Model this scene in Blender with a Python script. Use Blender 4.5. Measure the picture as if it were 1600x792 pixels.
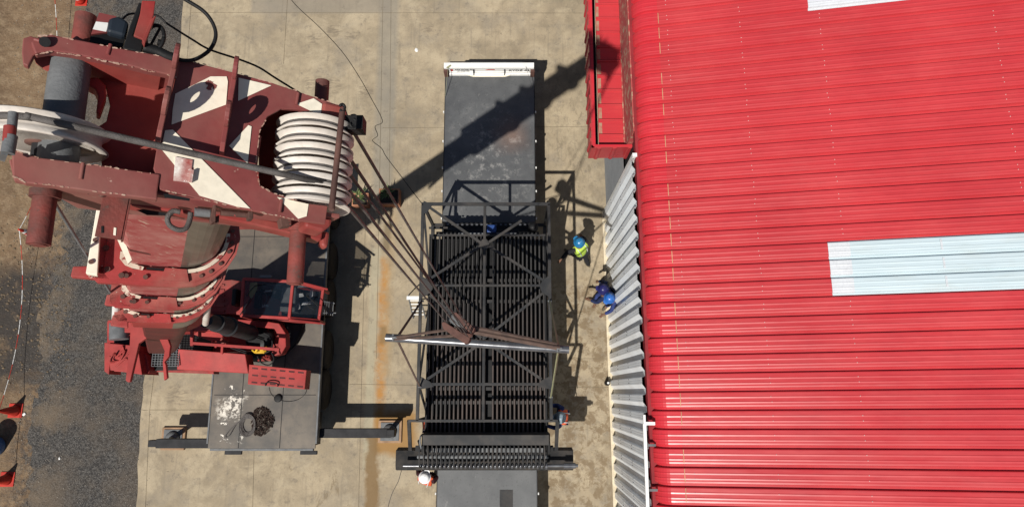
import bpy, bmesh, math, random
from mathutils import Vector as V, Matrix
random.seed(7)
for o in list(bpy.data.objects): bpy.data.objects.remove(o)
SC = bpy.context.scene; COL = SC.collection
# ------------------------------------------------------------------ camera
PITCH = math.radians(11.4); FPX = 1067.0; CH = 20.0
cd = bpy.data.cameras.new('camera'); cam = bpy.data.objects.new('camera', cd); COL.objects.link(cam)
cd.sensor_width = 36; cd.lens = 36*FPX/1600; cd.clip_start = .1; cd.clip_end = 2000
cam.location = (0, 0, CH); cam.rotation_euler = (PITCH, 0, 0); SC.camera = cam
# ------------------------------------------------------------------ light
SX, SY = .268, .558                    # shadow offset per metre of height
sd = V((-SX, -SY, 1)).normalized()     # towards the sun
elev = math.asin(sd.z); az = math.atan2(sd.x, sd.y)
sl = bpy.data.lights.new('sun', 'SUN'); sl.energy = 5.0; sl.angle = math.radians(.53); sl.color = (1, .955, .88)
so = bpy.data.objects.new('sun', sl); COL.objects.link(so)
so.rotation_euler = sd.to_track_quat('Z', 'Y').to_euler(); so.location = (0, 0, 30)
w = bpy.data.worlds.new('World'); SC.world = w; w.use_nodes = True
wt = w.node_tree; sky = wt.nodes.new('ShaderNodeTexSky'); sky.sky_type = 'NISHITA'; sky.sun_disc = False
sky.sun_elevation = elev; sky.sun_rotation = az
bg = wt.nodes['Background']; wt.links.new(sky.outputs[0], bg.inputs[0]); bg.inputs[1].default_value = .05
SC.view_settings.view_transform = 'Standard'; SC.view_settings.look = 'None'
SC.view_settings.exposure = .12; SC.view_settings.gamma = 1
# ------------------------------------------------------------------ geometry maths
cp, sp = math.cos(PITCH), math.sin(PITCH)
CAM = V((0, 0, CH)); XR = V((1, 0, 0)); UP = V((0, cp, sp)); FW = V((0, sp, -cp))
def ray(u, v): return XR*((u-800)/FPX) - UP*((v-396)/FPX) + FW
def W(u, v, z=0.0):
    r = ray(u, v); return CAM + r*((z-CH)/r.z)
def WX(u, v, x):
    r = ray(u, v); return CAM + r*(x/r.x)
# ------------------------------------------------------------------ materials
class G:
    def __init__(s, name):
        s.m = bpy.data.materials.new(name); s.m.use_nodes = True; s.t = s.m.node_tree
        s.b = s.t.nodes['Principled BSDF']; tc = s.t.nodes.new('ShaderNodeTexCoord'); s.co = tc.outputs['Object']
        g = s.t.nodes.new('ShaderNodeNewGeometry'); s.pos = g.outputs['Position']; s.nor = g.outputs['Normal']
    def n(s, k, **kw):
        x = s.t.nodes.new(k)
        for a, b in kw.items(): setattr(x, a, b)
        return x
    def put(s, sock, v):
        if hasattr(v, 'links') or isinstance(v, bpy.types.NodeSocket): s.t.links.new(v, sock)
        elif isinstance(v, (tuple, list)) and len(v) == 3 and len(sock.default_value) == 4: sock.default_value = (*v, 1)
        else: sock.default_value = v
    def math(s, op, a, b=0.0, clamp=False):
        x = s.n('ShaderNodeMath', operation=op); x.use_clamp = clamp; s.put(x.inputs[0], a); s.put(x.inputs[1], b); return x.outputs[0]
    def noise(s, scale, detail=4, rough=.55, co=None, dist=0, st=None):
        x = s.n('ShaderNodeTexNoise'); c = co or s.pos
        if st:
            mp = s.n('ShaderNodeMapping'); mp.inputs['Scale'].default_value = st; s.put(mp.inputs[0], c); c = mp.outputs[0]
        s.put(x.inputs['Vector'], c); x.inputs['Scale'].default_value = scale; x.inputs['Detail'].default_value = detail
        x.inputs['Roughness'].default_value = rough; x.inputs['Distortion'].default_value = dist; return x.outputs[0]
    def voro(s, scale, feat='F1', co=None):
        x = s.n('ShaderNodeTexVoronoi', feature=feat); s.put(x.inputs['Vector'], co or s.pos); x.inputs['Scale'].default_value = scale
        return x.outputs['Distance'] if feat != 'F1' else x.outputs['Color']
    def step(s, f, a, b):
        x = s.n('ShaderNodeMapRange'); x.clamp = True; s.put(x.inputs[0], f); x.inputs[1].default_value = a; x.inputs[2].default_value = b; return x.outputs[0]
    def mix(s, f, a, b, mode='MIX'):
        x = s.n('ShaderNodeMix', data_type='RGBA', blend_type=mode); s.put(x.inputs[0], f); s.put(x.inputs[6], a); s.put(x.inputs[7], b); return x.outputs[2]
    def xyz(s, c=None):
        x = s.n('ShaderNodeSeparateXYZ'); s.put(x.inputs[0], c or s.pos); return x.outputs
    def rect(s, x0, x1, y0, y1, soft=.15, wob=.3, ws=1.2):
        X, Y, Z = s.xyz(); nz = s.math('MULTIPLY', s.math('SUBTRACT', s.noise(ws, 5), .5), wob*2)
        X = s.math('ADD', X, nz); Y = s.math('ADD', Y, nz)
        a = s.step(X, x0-soft, x0+soft); b = s.step(X, x1+soft, x1-soft); c = s.step(Y, y0-soft, y0+soft); d = s.step(Y, y1+soft, y1-soft)
        return s.math('MULTIPLY', s.math('MULTIPLY', a, b), s.math('MULTIPLY', c, d))
    def bump(s, h, strength=.3, dist=.01):
        x = s.n('ShaderNodeBump'); x.inputs['Strength'].default_value = strength; x.inputs['Distance'].default_value = dist
        s.put(x.inputs['Height'], h); s.put(s.b.inputs['Normal'], x.outputs[0])
    def out(s, col, rough=.6, metal=0, spec=.5):
        s.put(s.b.inputs['Base Color'], col); s.put(s.b.inputs['Roughness'], rough); s.put(s.b.inputs['Metallic'], metal)
        s.b.inputs['Specular IOR Level'].default_value = spec; return s.m
def paint(name, c, c2=None, rough=.45, metal=0, var=.35, scale=3, wear=None, wearcol=(.12, .08, .06), bump=.1, spec=.25, dust=None):
    g = G(name); c2 = c2 or tuple(k*(1-var) for k in c)
    col = g.mix(g.step(g.noise(scale, 5), .35, .65), c, c2)
    col = g.mix(g.math('MULTIPLY', g.step(g.noise(scale*9, 4), .45, .75), .35), col, tuple(k*.6 for k in c))
    if dust: col = g.mix(g.math('MULTIPLY', g.step(g.noise(scale*.7, 6, .6), .42, .68), dust), col, (.42, .33, .25))
    if wear is not None: col = g.mix(g.step(g.noise(scale*4, 7, .68), wear, wear+.02), col, wearcol)
    g.bump(g.noise(scale*12, 4), bump, .01)
    return g.out(col, rough, metal, spec)
M = {}
M['head'] = paint('maroon_paint', (.225, .056, .053), (.172, .042, .040), .5, scale=2.2, wear=.672, wearcol=(.42, .27, .22), dust=.22)
M['head2'] = paint('maroon_paint_inner', (.30, .05, .042), (.21, .034, .03), .55, scale=3, wear=.69, wearcol=(.09, .05, .04), dust=.1)
M['red'] = paint('crane_red_paint', (.35, .040, .037), (.25, .030, .028), .62, scale=2.5, wear=.70, wearcol=(.5, .36, .3), dust=.05)
M['reddark'] = paint('worn_red_paint', (.30, .032, .030), (.17, .025, .022), .5, scale=3, wear=.66, wearcol=(.1, .06, .05), dust=.15)
M['collar'] = paint('collar_red_paint', (.37, .050, .048), (.25, .034, .032), .6, scale=4, wear=.645, wearcol=(.50, .38, .31), dust=.28)
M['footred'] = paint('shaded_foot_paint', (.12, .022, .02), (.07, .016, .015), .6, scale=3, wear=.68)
M['rust'] = paint('rusty_steel', (.135, .066, .052), (.07, .037, .031), .75, scale=5, wear=.66, wearcol=(.28, .05, .045), bump=.3)
M['pin'] = paint('rusty_red_pin', (.24, .055, .045), (.09, .045, .038), .6, scale=6, wear=.62, wearcol=(.1, .06, .05), bump=.25)
M['padcream'] = paint('pad_cream', (.70, .62, .50), (.52, .42, .33), .6, scale=5, wear=.56, wearcol=(.24, .05, .045), var=.2)
M['chain'] = paint('rusty_chain', (.055, .035, .028), None, .8, scale=12)
M['cream'] = paint('cream_paint', (.86, .80, .66), (.80, .72, .58), .5, scale=3, wear=.70, wearcol=(.30, .08, .06), var=.1, bump=.05)
M['sheave'] = paint('sheave_white', (.66, .62, .57), (.52, .47, .42), .5, scale=6, wear=.70, wearcol=(.36, .25, .18), var=.2, dust=.3)
M['steelpipe'] = paint('grey_tube_steel', (.155, .16, .165), (.10, .105, .11), .55, scale=6, wear=.68, wearcol=(.30, .29, .28), bump=.3)
M['darksteel'] = paint('dark_grey_steel', (.036, .036, .038), (.022, .022, .024), .62, spec=.15, scale=4, bump=.15, wear=.72, wearcol=(.12, .1, .09))
M['black'] = paint('black_rubber', (.012, .012, .013), None, .6, scale=6, bump=.1)
M['tyre'] = paint('tyre_rubber', (.022, .021, .02), (.035, .032, .028), .85, scale=5, bump=.3)
M['rope'] = paint('wire_rope', (.115, .105, .10), (.07, .062, .058), .5, scale=20, bump=.5)
M['ropeb'] = paint('wire_rope_rusty', (.085, .080, .078), (.052, .049, .048), .55, scale=20, bump=.5)
M['sling'] = paint('brown_sling', (.125, .082, .066), (.075, .052, .045), .8, scale=9, bump=.3)
M['strap'] = paint('yellow_strap', (.30, .30, .17), (.22, .22, .13), .8, scale=9, bump=.3)
M['frame'] = paint('screen_frame_paint', (.028, .029, .031), (.018, .019, .021), .6, scale=3, bump=.08, dust=.08)
M['basebeam'] = paint('base_beam_paint', (.020, .020, .021), (.012, .012, .013), .65, scale=3, spec=.15, dust=.1)
M['machine'] = paint('screen_black_paint', (.010, .010, .011), None, .5, scale=4)
M['bluemotor'] = paint('blue_motor', (.03, .075, .25), None, .4)
M['tubewarm'] = None
g = G('screen_tube_paint'); X, Y, Z = g.xyz()
f = g.math('MULTIPLY', g.step(Y, 2.6, .6), g.step(g.noise(2, 3), .3, .6))
g.out(g.mix(f, (.030, .028, .027), (.068, .050, .043)), .5); M['tubewarm'] = g.m
M['hazard'] = paint('cone_red', (.50, .035, .02), (.36, .028, .018), .5, var=.15)
M['white'] = paint('white_paint', (.78, .78, .76), (.7, .69, .66), .45, var=.1, wear=.74, wearcol=(.3, .25, .2))
M['wood'] = paint('timber', (.36, .23, .14), (.24, .15, .09), .85, scale=4, bump=.3)
M['terracotta'] = paint('terracotta', (.40, .19, .11), (.28, .12, .07), .85, scale=5, bump=.2)
M['soil'] = paint('soil', (.035, .03, .026), None, .95, scale=8, bump=.6)
M['leaf'] = paint('leaf_green', (.05, .085, .035), (.12, .15, .05), .6, scale=8)
M['pvc'] = paint('white_pvc', (.8, .8, .78), None, .4, var=.05)
M['barrel'] = paint('blue_plastic', (.06, .14, .30), None, .4, var=.1)
M['skin'] = paint('skin', (.16, .085, .055), None, .6, var=.1)
M['navy'] = paint('navy_cloth', (.018, .028, .085), (.012, .018, .055), .85, scale=8, bump=.5)
M['bluecloth'] = paint('blue_cloth', (.03, .05, .17), (.02, .03, .11), .85, scale=8, bump=.5)
M['darkcloth'] = paint('dark_cloth', (.02, .02, .024), None, .85, bump=.4)
M['maroncloth'] = paint('dark_maroon_cloth', (.05, .015, .018), None, .85, bump=.4)
M['hiviz'] = paint('lime_vest', (.50, .68, .10), (.40, .58, .08), .7, var=.1, bump=.3)
M['orange'] = paint('orange_cloth', (.65, .11, .04), (.5, .08, .03), .7, var=.1, bump=.3)
M['reflect'] = paint('silver_tape', (.6, .62, .62), None, .35, var=.1)
M['helmblue'] = paint('blue_helmet', (.02, .16, .34), None, .28, var=.05, bump=0, spec=.6)
M['helmroyal'] = paint('royal_blue_helmet', (.025, .12, .42), None, .28, var=.05, bump=0, spec=.6)
M['helmnavy'] = paint('navy_helmet', (.02, .02, .10), None, .3, var=.05, bump=0)
M['helmgrey'] = paint('grey_blue_helmet', (.22, .28, .33), None, .3, var=.05, bump=0)
M['helmwhite'] = paint('white_helmet', (.85, .85, .85), None, .3, var=.03, bump=0)
M['boot'] = paint('dusty_boot', (.10, .085, .06), None, .8)
M['yellow'] = paint('yellow_valve', (.7, .42, .03), None, .5)
M['chrome'] = G('chrome_rod').out((.6, .6, .62), .18, 1)
M['spreader'] = None
g = G('spreader_steel'); g.bump(g.noise(30, 3), .05); g.out(g.mix(g.step(g.noise(5, 4), .4, .65), (.16, .165, .175), (.10, .10, .11)), .26, .55); M['spreader'] = g.m
g = G('cab_glass'); g.out((.010, .018, .028), .04, 0, .9); g.b.inputs['Alpha'].default_value = .28; M['glass'] = g.m
# boom tip: dusty red plate on the upper part, dark metallic plate on the lower part
def boommat():
    g = G('boom_plate'); st = g.noise(6, 5, co=g.co, st=(1, .25, .25)); streak = g.noise(10, 4, st=(.35, .35, 3))
    c1 = g.mix(g.step(g.noise(5, 6, .65), .42, .72), (.30, .05, .05), (.40, .17, .15))
    c1 = g.mix(g.step(g.noise(14, 4, st=(3, 1, .5)), .60, .7), c1, (.45, .28, .22)); g.bump(g.noise(30, 3), .1)
    return g.out(c1, .5)
M['boomred'] = boommat()
g = G('boom_dark_steel'); c = g.mix(g.step(g.noise(4, 5, st=(3, 3, .5)), .35, .7), (.085, .075, .06), (.17, .145, .12)); g.out(c, .35, .35); M['boomgrey'] = g.m
# carrier deck: stained grey chequer plate
g = G('carrier_deck_plate'); c = g.mix(g.step(g.noise(1.3, 6, .6), .35, .65), (.062, .056, .049), (.135, .112, .087))
c = g.mix(g.step(g.noise(5, 6, .7), .52, .75), c, (.06, .055, .05))
m_ = g.math('MULTIPLY', g.rect(-7.7, -7.2, -.75, -.15, .12, .3, 2.2), g.math('MULTIPLY', g.step(g.noise(6, 9, .8), .50, .53), .85)); m_ = g.math('MAXIMUM', m_, g.math('MULTIPLY', g.rect(-7.75, -7.1, -1.35, .25, .05, .2, 2), g.step(g.noise(5.0, 7, .7), .58, .61))); c = g.mix(m_, c, (.68, .64, .56))
g.bump(g.noise(40, 2), .2, .004); g.out(c, .5, .1); M['deck'] = g.m
g = G('trailer_deck_plate'); c = g.mix(g.step(g.noise(1.1, 6, .6), .35, .65), (.058, .061, .065), (.098, .101, .104))
c = g.mix(g.math('MULTIPLY', g.rect(-1.6, .3, 5.2, 7.9, .5, .6), g.step(g.noise(3.6, 9, .76), .53, .66)), c, (.25, .245, .235))
c = g.mix(g.math('MULTIPLY', g.rect(-.35, .35, 6.9, 7.7, .3, .2), .35), c, (.30, .16, .10))
c = g.mix(g.math('MULTIPLY', g.step(g.noise(22, 3), .60, .68), .5), c, (.035, .035, .037))
c = g.mix(g.math('MULTIPLY', g.step(g.noise(8, 8, .75, st=(1, .3, 1)), .62, .72), .6), c, (.30, .29, .27))
g.bump(g.noise(30, 3), .25, .004); g.out(c, .55, .1); M['tdeck'] = g.m
g = G('canopy_worn'); c = g.mix(g.step(g.noise(5, 7, .7), .38, .5), (.42, .32, .21), (.36, .06, .055)); g.out(c, .85); M['cworn'] = g.m
# roof
def roofmat(name, c1, c2, streak=(.30, .03, .04)):
    g = G(name); c = g.mix(g.step(g.noise(.6, 4), .3, .7), c1, c2)
    c = g.mix(g.math('MULTIPLY', g.step(g.noise(3, 6, .7, st=(.12, 6, 1)), .5, .8), .45), c, streak)
    c = g.mix(g.step(g.noise(9, 8, .7, st=(1, .6, 1)), .73, .75), c, (.5, .33, .25))
    c = g.mix(g.math('MULTIPLY', g.step(g.noise(1.4, 7, .7, st=(.5, 1, 1)), .48, .68), .14), c, (.55, .11, .10))
    c = g.mix(g.math('MULTIPLY', g.step(g.noise(18, 4, .7, st=(.06, 1, 1)), .5, .7), .22), c, (.27, .02, .028))
    g.bump(g.noise(1.6, 3, st=(.5, 1.5, 1)), .25, .02)
    return g.out(c, g.math('ADD', g.math('MULTIPLY', g.step(g.noise(1.3, 5, .7, st=(.35, 3, 1)), .35, .7), .2), .27), 0, .36)
M['roof'] = roofmat('red_roof_sheet', (.48, .040, .047), (.41, .031, .038), (.30, .030, .036))
M['roofend'] = roofmat('red_bullnose_sheet', (.52, .028, .04), (.46, .026, .036))
M['canopy'] = roofmat('canopy_red_sheet', (.45, .035, .042), (.34, .04, .042))
M['rib'] = paint('screw_cap', (.62, .45, .42), None, .5, var=.05)
g = G('skylight_sheet'); c = g.mix(g.step(g.noise(3, 5, st=(.2, 5, 1)), .4, .7), (.47, .56, .60), (.40, .49, .53)); c = g.mix(g.math('MULTIPLY', g.step(g.noise(1.6, 7, .7, st=(.5, 2, 1)), .5, .72), .35), c, (.36, .38, .34)); g.out(c, .45); g.b.inputs['Transmission Weight'].default_value = .0; M['sky'] = g.m
M['skyend'] = paint('skylight_lap', (.56, .58, .61), None, .45, var=.06)
g = G('grey_wall_sheet'); c = g.mix(g.step(g.noise(1.2, 5), .35, .65), (.82, .86, .89), (.72, .75, .78))
c = g.mix(g.math('MULTIPLY', g.step(g.noise(2, 7, .7, st=(1, 1, .3)), .5, .75), .4), c, (.34, .30, .25)); g.out(c, .35, 0); M['wall'] = g.m
M['door'] = paint('grey_roller_door', (.16, .165, .17), None, .5, var=.15)
M['plinth'] = paint('plinth_cream', (.62, .54, .40), (.48, .40, .28), .8, var=.2, scale=5, wear=.66, wearcol=(.2, .15, .1))
# ------------------------------------------------------------------ mesh builder
class MB:
    def __init__(s): s.v = []; s.f = []; s.mi = []; s.sm = []; s.cur = 0
    def add(s, vs, fs, smooth=False):
        k = len(s.v); s.v += [V(p) for p in vs]
        for f in fs: s.f.append([i+k for i in f]); s.mi.append(s.cur); s.sm.append(smooth)
        return s
    def box(s, a, b):
        x0, y0, z0 = a; x1, y1, z1 = b
        return s.add([(x0,y0,z0),(x1,y0,z0),(x1,y1,z0),(x0,y1,z0),(x0,y0,z1),(x1,y0,z1),(x1,y1,z1),(x0,y1,z1)],
                     [(0,3,2,1),(4,5,6,7),(0,1,5,4),(1,2,6,5),(2,3,7,6),(3,0,4,7)])
    def prism(s, poly, ext):
        n = len(poly); e = V(ext); p = [V(q) for q in poly]; nr = V((0,0,0))
        for i in range(n): nr += p[i].cross(p[(i+1) % n])
        if nr.dot(e) > 0: p.reverse()
        fs = [tuple(range(n)), tuple(reversed(range(n, 2*n)))]
        fs += [(i, i+n, (i+1) % n+n, (i+1) % n) for i in range(n)]
        return s.add(p+[q+e for q in p], fs)
    def beam(s, p, q, wd, ht, up=(0, 0, 1)):
        p, q = V(p), V(q); d = (q-p).normalized(); u = V(up)
        if abs(d.dot(u)) > .98: u = V((0, 1, 0))
        r = d.cross(u).normalized(); u = r.cross(d).normalized(); r = r*wd/2; u = u*ht/2
        return s.prism([p-r-u, p+r-u, p+r+u, p-r+u], q-p)
    def tube(s, p, q, r, seg=12, r2=None, caps=True):
        p, q = V(p), V(q); d = (q-p).normalized(); a = d.orthogonal().normalized(); b = d.cross(a); r2 = r if r2 is None else r2
        vs = []; 
        for c, rr in ((p, r), (q, r2)):
            for i in range(seg):
                t = 2*math.pi*i/seg; vs.append(c+a*rr*math.cos(t)+b*rr*math.sin(t))
        s.add(vs, [(i, (i+1) % seg, (i+1) % seg+seg, i+seg) for i in range(seg)], True)
        if caps: s.add(vs[:seg], [tuple(reversed(range(seg)))]); s.add(vs[seg:], [tuple(range(seg))])
        return s
    def path(s, pts, r, seg=8, steps=6, closed=False):
        P = [V(p) for p in pts]; out = []
        n = len(P)
        for i in range(n-1):
            a, b, c, d = P[max(i-1, 0)], P[i], P[i+1], P[min(i+2, n-1)]
            for k in range(steps):
                t = k/steps
                out.append(.5*((2*b)+(c-a)*t+(2*a-5*b+4*c-d)*t*t+(3*b-a-3*c+d)*t**3))
        out.append(P[-1]); vs = []; nrm = None
        for i, p in enumerate(out):
            d = (out[min(i+1, len(out)-1)]-out[max(i-1, 0)]).normalized()
            if nrm is None: nrm = d.orthogonal().normalized()
            nrm = (nrm-d*nrm.dot(d)).normalized(); b = d.cross(nrm)
            for j in range(seg):
                t = 2*math.pi*j/seg; vs.append(p+nrm*r*math.cos(t)+b*r*math.sin(t))
        m = len(out); fs = [(i*seg+j, i*seg+(j+1) % seg, (i+1)*seg+(j+1) % seg, (i+1)*seg+j) for i in range(m-1) for j in range(seg)]
        fs += [tuple(reversed(range(seg))), tuple(range((m-1)*seg, m*seg))]
        return s.add(vs, fs, True)
    def lathe(s, o, ax, prof, seg=32):            # prof = [(r, h)], closed on the axis ends
        o = V(o); ax = V(ax).normalized(); a = ax.orthogonal().normalized(); b = ax.cross(a); vs = []
        for r, h in prof:
            for i in range(seg):
                t = 2*math.pi*i/seg; vs.append(o+ax*h+a*r*math.cos(t)+b*r*math.sin(t))
        m = len(prof); fs = [(j*seg+i, j*seg+(i+1) % seg, (j+1)*seg+(i+1) % seg, (j+1)*seg+i) for j in range(m-1) for i in range(seg)]
        fs += [tuple(reversed(range(seg))), tuple(range((m-1)*seg, m*seg))]
        return s.add(vs, fs, True)
    def ringprism(s, outer, inner, ext):
        n = len(outer); e = V(ext); o = [V(p) for p in outer]; i_ = [V(p) for p in inner]
        vs = o+i_+[p+e for p in o]+[p+e for p in i_]; fs = []
        for k in range(n):
            l = (k+1) % n
            fs += [(k, l, n+l, n+k), (2*n+k, 3*n+k, 3*n+l, 2*n+l), (k, 2*n+k, 2*n+l, l), (n+k, n+l, 3*n+l, 3*n+k)]
        return s.add(vs, fs)
    def ball(s, c, r, sc=(1, 1, 1), seg=16, rings=10):
        c = V(c); vs = []; fs = []
        for j in range(rings+1):
            ph = math.pi*j/rings
            for i in range(seg):
                t = 2*math.pi*i/seg
                vs.append(c+V((r*sc[0]*math.sin(ph)*math.cos(t), r*sc[1]*math.sin(ph)*math.sin(t), r*sc[2]*math.cos(ph))))
        fs = [(j*seg+i, (j+1)*seg+i, (j+1)*seg+(i+1) % seg, j*seg+(i+1) % seg) for j in range(rings) for i in range(seg)]
        return s.add(vs, fs, True)
def origin(o):
    p = V((0, 0, 0))
    while o is not None: p = p+o.location; o = o.parent
    return p
BOOM = {'on': False}
SPLIT = {'white_stripe', 'screen_header', 'gusset', 'hydraulic_hose', 'latch', 'side_rail', 'wiper', 'post', 'side_brace', 'diagonal_brace', 'end_plate', 'deck_seam', 'deck_edge', 'upright', 'lamp_bracket', 'guard_rail', 'cheek', 'console', 'side_panel', 'end_post', 'top_rail', 'base_rail', 'bracket', 'red_mark', 'worn_patch', 'slot', 'weld_bead', 'stile', 'inner_web', 'back_plate', 'tab', 'lug', 'ratchet_strap', 'driver_cab', 'reflective_tape', 'guide_bar', 'block_axle', 'base_flange', 'tine_shaft', 'drive_shaft', 'fixing_', 'chassis'}
def pieces(mb):
    par = list(range(len(mb.v)))
    def fd(a):
        while par[a] != a: par[a] = par[par[a]]; a = par[a]
        return a
    for f in mb.f:
        for i in f[1:]: par[fd(i)] = fd(f[0])
    gr = {}
    for i in range(len(mb.v)): gr.setdefault(fd(i), []).append(i)
    bb = [[[min(mb.v[i][k] for i in g_) for k in range(3)], [max(mb.v[i][k] for i in g_) for k in range(3)], set(g_)] for g_ in gr.values()]
    ch = True
    while ch:
        ch = False
        for a in range(len(bb)):
            for b in range(a+1, len(bb)):
                A_, B_ = bb[a], bb[b]
                if all(A_[0][k] <= B_[1][k]+.006 and B_[0][k] <= A_[1][k]+.006 for k in range(3)):
                    bb[a] = [[min(A_[0][k], B_[0][k]) for k in range(3)], [max(A_[1][k], B_[1][k]) for k in range(3)], A_[2] | B_[2]]; del bb[b]; ch = True; break
            if ch: break
    out = []
    for _, _, vs in bb:
        q = MB(); ix = sorted(vs); mp = {i: k for k, i in enumerate(ix)}; q.v = [mb.v[i] for i in ix]
        for f, mi, sm in zip(mb.f, mb.mi, mb.sm):
            if f[0] in vs: q.f.append([mp[i] for i in f]); q.mi.append(mi); q.sm.append(sm)
        out.append(q)
    return out
def link(name, mb, mats, parent=None, bevel=0, fix=False):
    if BOOM['on']:      # boom parts are drawn in their own units round O and sized here
        mb.v = [O+(v-O)*BS_ for v in mb.v]; bevel *= BS_
    if name in SPLIT and parent is not None:
        ps = pieces(mb)
        if len(ps) > 1:
            on = BOOM['on']; BOOM['on'] = False; os_ = [link_one(name, q, mats, parent, bevel, fix) for q in ps]; BOOM['on'] = on; return os_[0]
    return link_one(name, mb, mats, parent, bevel, fix)
def link_one(name, mb, mats, parent=None, bevel=0, fix=False):
    if not isinstance(mats, (list, tuple)): mats = [mats]
    lo = V([min(v[i] for v in mb.v) for i in range(3)]); hi = V([max(v[i] for v in mb.v) for i in range(3)])
    c = (lo+hi)/2; c.z = lo.z
    me = bpy.data.meshes.new(name); me.from_pydata([v-c for v in mb.v], [], mb.f)
    for m in mats: me.materials.append(M[m] if isinstance(m, str) else m)
    for p, mi, sm in zip(me.polygons, mb.mi, mb.sm): p.material_index = mi; p.use_smooth = sm
    bm = bmesh.new(); bm.from_mesh(me); bmesh.ops.recalc_face_normals(bm, faces=bm.faces) if not fix else None
    bm.to_mesh(me); bm.free(); me.update()
    o = bpy.data.objects.new(name, me); COL.objects.link(o)
    o.location = c-origin(parent) if parent else c
    if parent: o.parent = parent
    if bevel:
        b = o.modifiers.new('bevel', 'BEVEL'); b.width = bevel; b.segments = 2; b.limit_method = 'ANGLE'; b.angle_limit = math.radians(40)
    return o
def tag(o, label, cat, group=None):
    o['label'] = label; o['category'] = cat
    if group: o['group'] = group
    return o
def thing(name, loc, label, cat, group=None):
    o = bpy.data.objects.new(name, None); COL.objects.link(o); o.location = loc; o.empty_display_size = .2
    return tag(o, label, cat, group)
def struct(name, mb, mats, kind='structure'):
    o = link(name, mb, mats); o['kind'] = kind; return o
# ================================================================== GROUND
def wavy(pts, amp=.06, sub=.35):
    out = []
    for a, b in zip(pts[:-1], pts[1:]):
        a, b = V(a), V(b); n = max(1, int((b-a).length/sub))
        for i in range(n): out.append(a.lerp(b, i/n)+V((random.uniform(-amp, amp), random.uniform(-amp, amp), 0)))
    out.append(V(pts[-1])); return out
def sheet(poly, z):
    m = MB(); m.add([(p[0], p[1], z) for p in poly], [tuple(range(len(poly)))]); return m
g = G('dirt'); c = g.mix(g.step(g.noise(.5, 7, .6), .35, .65), (.215, .145, .085), (.125, .082, .050))
c = g.mix(g.step(g.noise(3.5, 8, .7), .46, .70), c, (.28, .205, .13))
c = g.mix(g.math('MULTIPLY', g.rect(-17, -12.9, .3, 3.6, .35, .6, 1.0), g.step(g.noise(1.8, 7, .65), .26, .46)), c, (.05, .043, .038))
c = g.mix(g.math('MULTIPLY', g.rect(-13.6, -12.7, 1.6, 3.6, .3, .3, 1.4), .8), c, (.075, .075, .08))
c = g.mix(g.math('MULTIPLY', g.step(g.noise(24, 4, .7), .55, .72), .5), c, (.09, .065, .045))
gv = g.xyz(g.voro(38))[0]; c = g.mix(g.math('MULTIPLY', g.rect(-14.0, -11.0, -9, 15, .7, .9, 1.0), g.step(g.noise(5, 8, .75), .42, .56)), c, g.mix(g.step(gv, .2, 1), (.035, .032, .03), (.12, .11, .10)))
g.bump(g.math('ADD', g.noise(2.2, 9, .7), g.math('MULTIPLY', g.noise(14, 6, .7), .4)), .9, .12); g.out(c, .95, 0, .2); M['dirt'] = g.m
g = G('gravel_asphalt'); v = g.voro(38); c = g.mix(g.step(g.xyz(v)[0], .2, 1.0), (.030, .028, .027), (.105, .098, .090))
c = g.mix(g.step(g.noise(60, 2), .66, .72), c, (.22, .21, .20))
ed = g.step(g.noise(.9, 7, .65), .46, .66); X, Y, Z = g.xyz()
c = g.mix(g.math('MULTIPLY', g.math('MULTIPLY', ed, g.step(X, -12.4, -13.9)), .9), c, (.21, .155, .10))
c = g.mix(g.math('MULTIPLY', g.step(g.noise(.9, 8, .7), .44, .64), .42), c, (.13, .10, .072))
g.bump(g.math('ADD', g.noise(45, 3), g.xyz(v)[1]), .7, .02); g.out(c, .9, 0, .25); M['gravel'] = g.m
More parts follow.
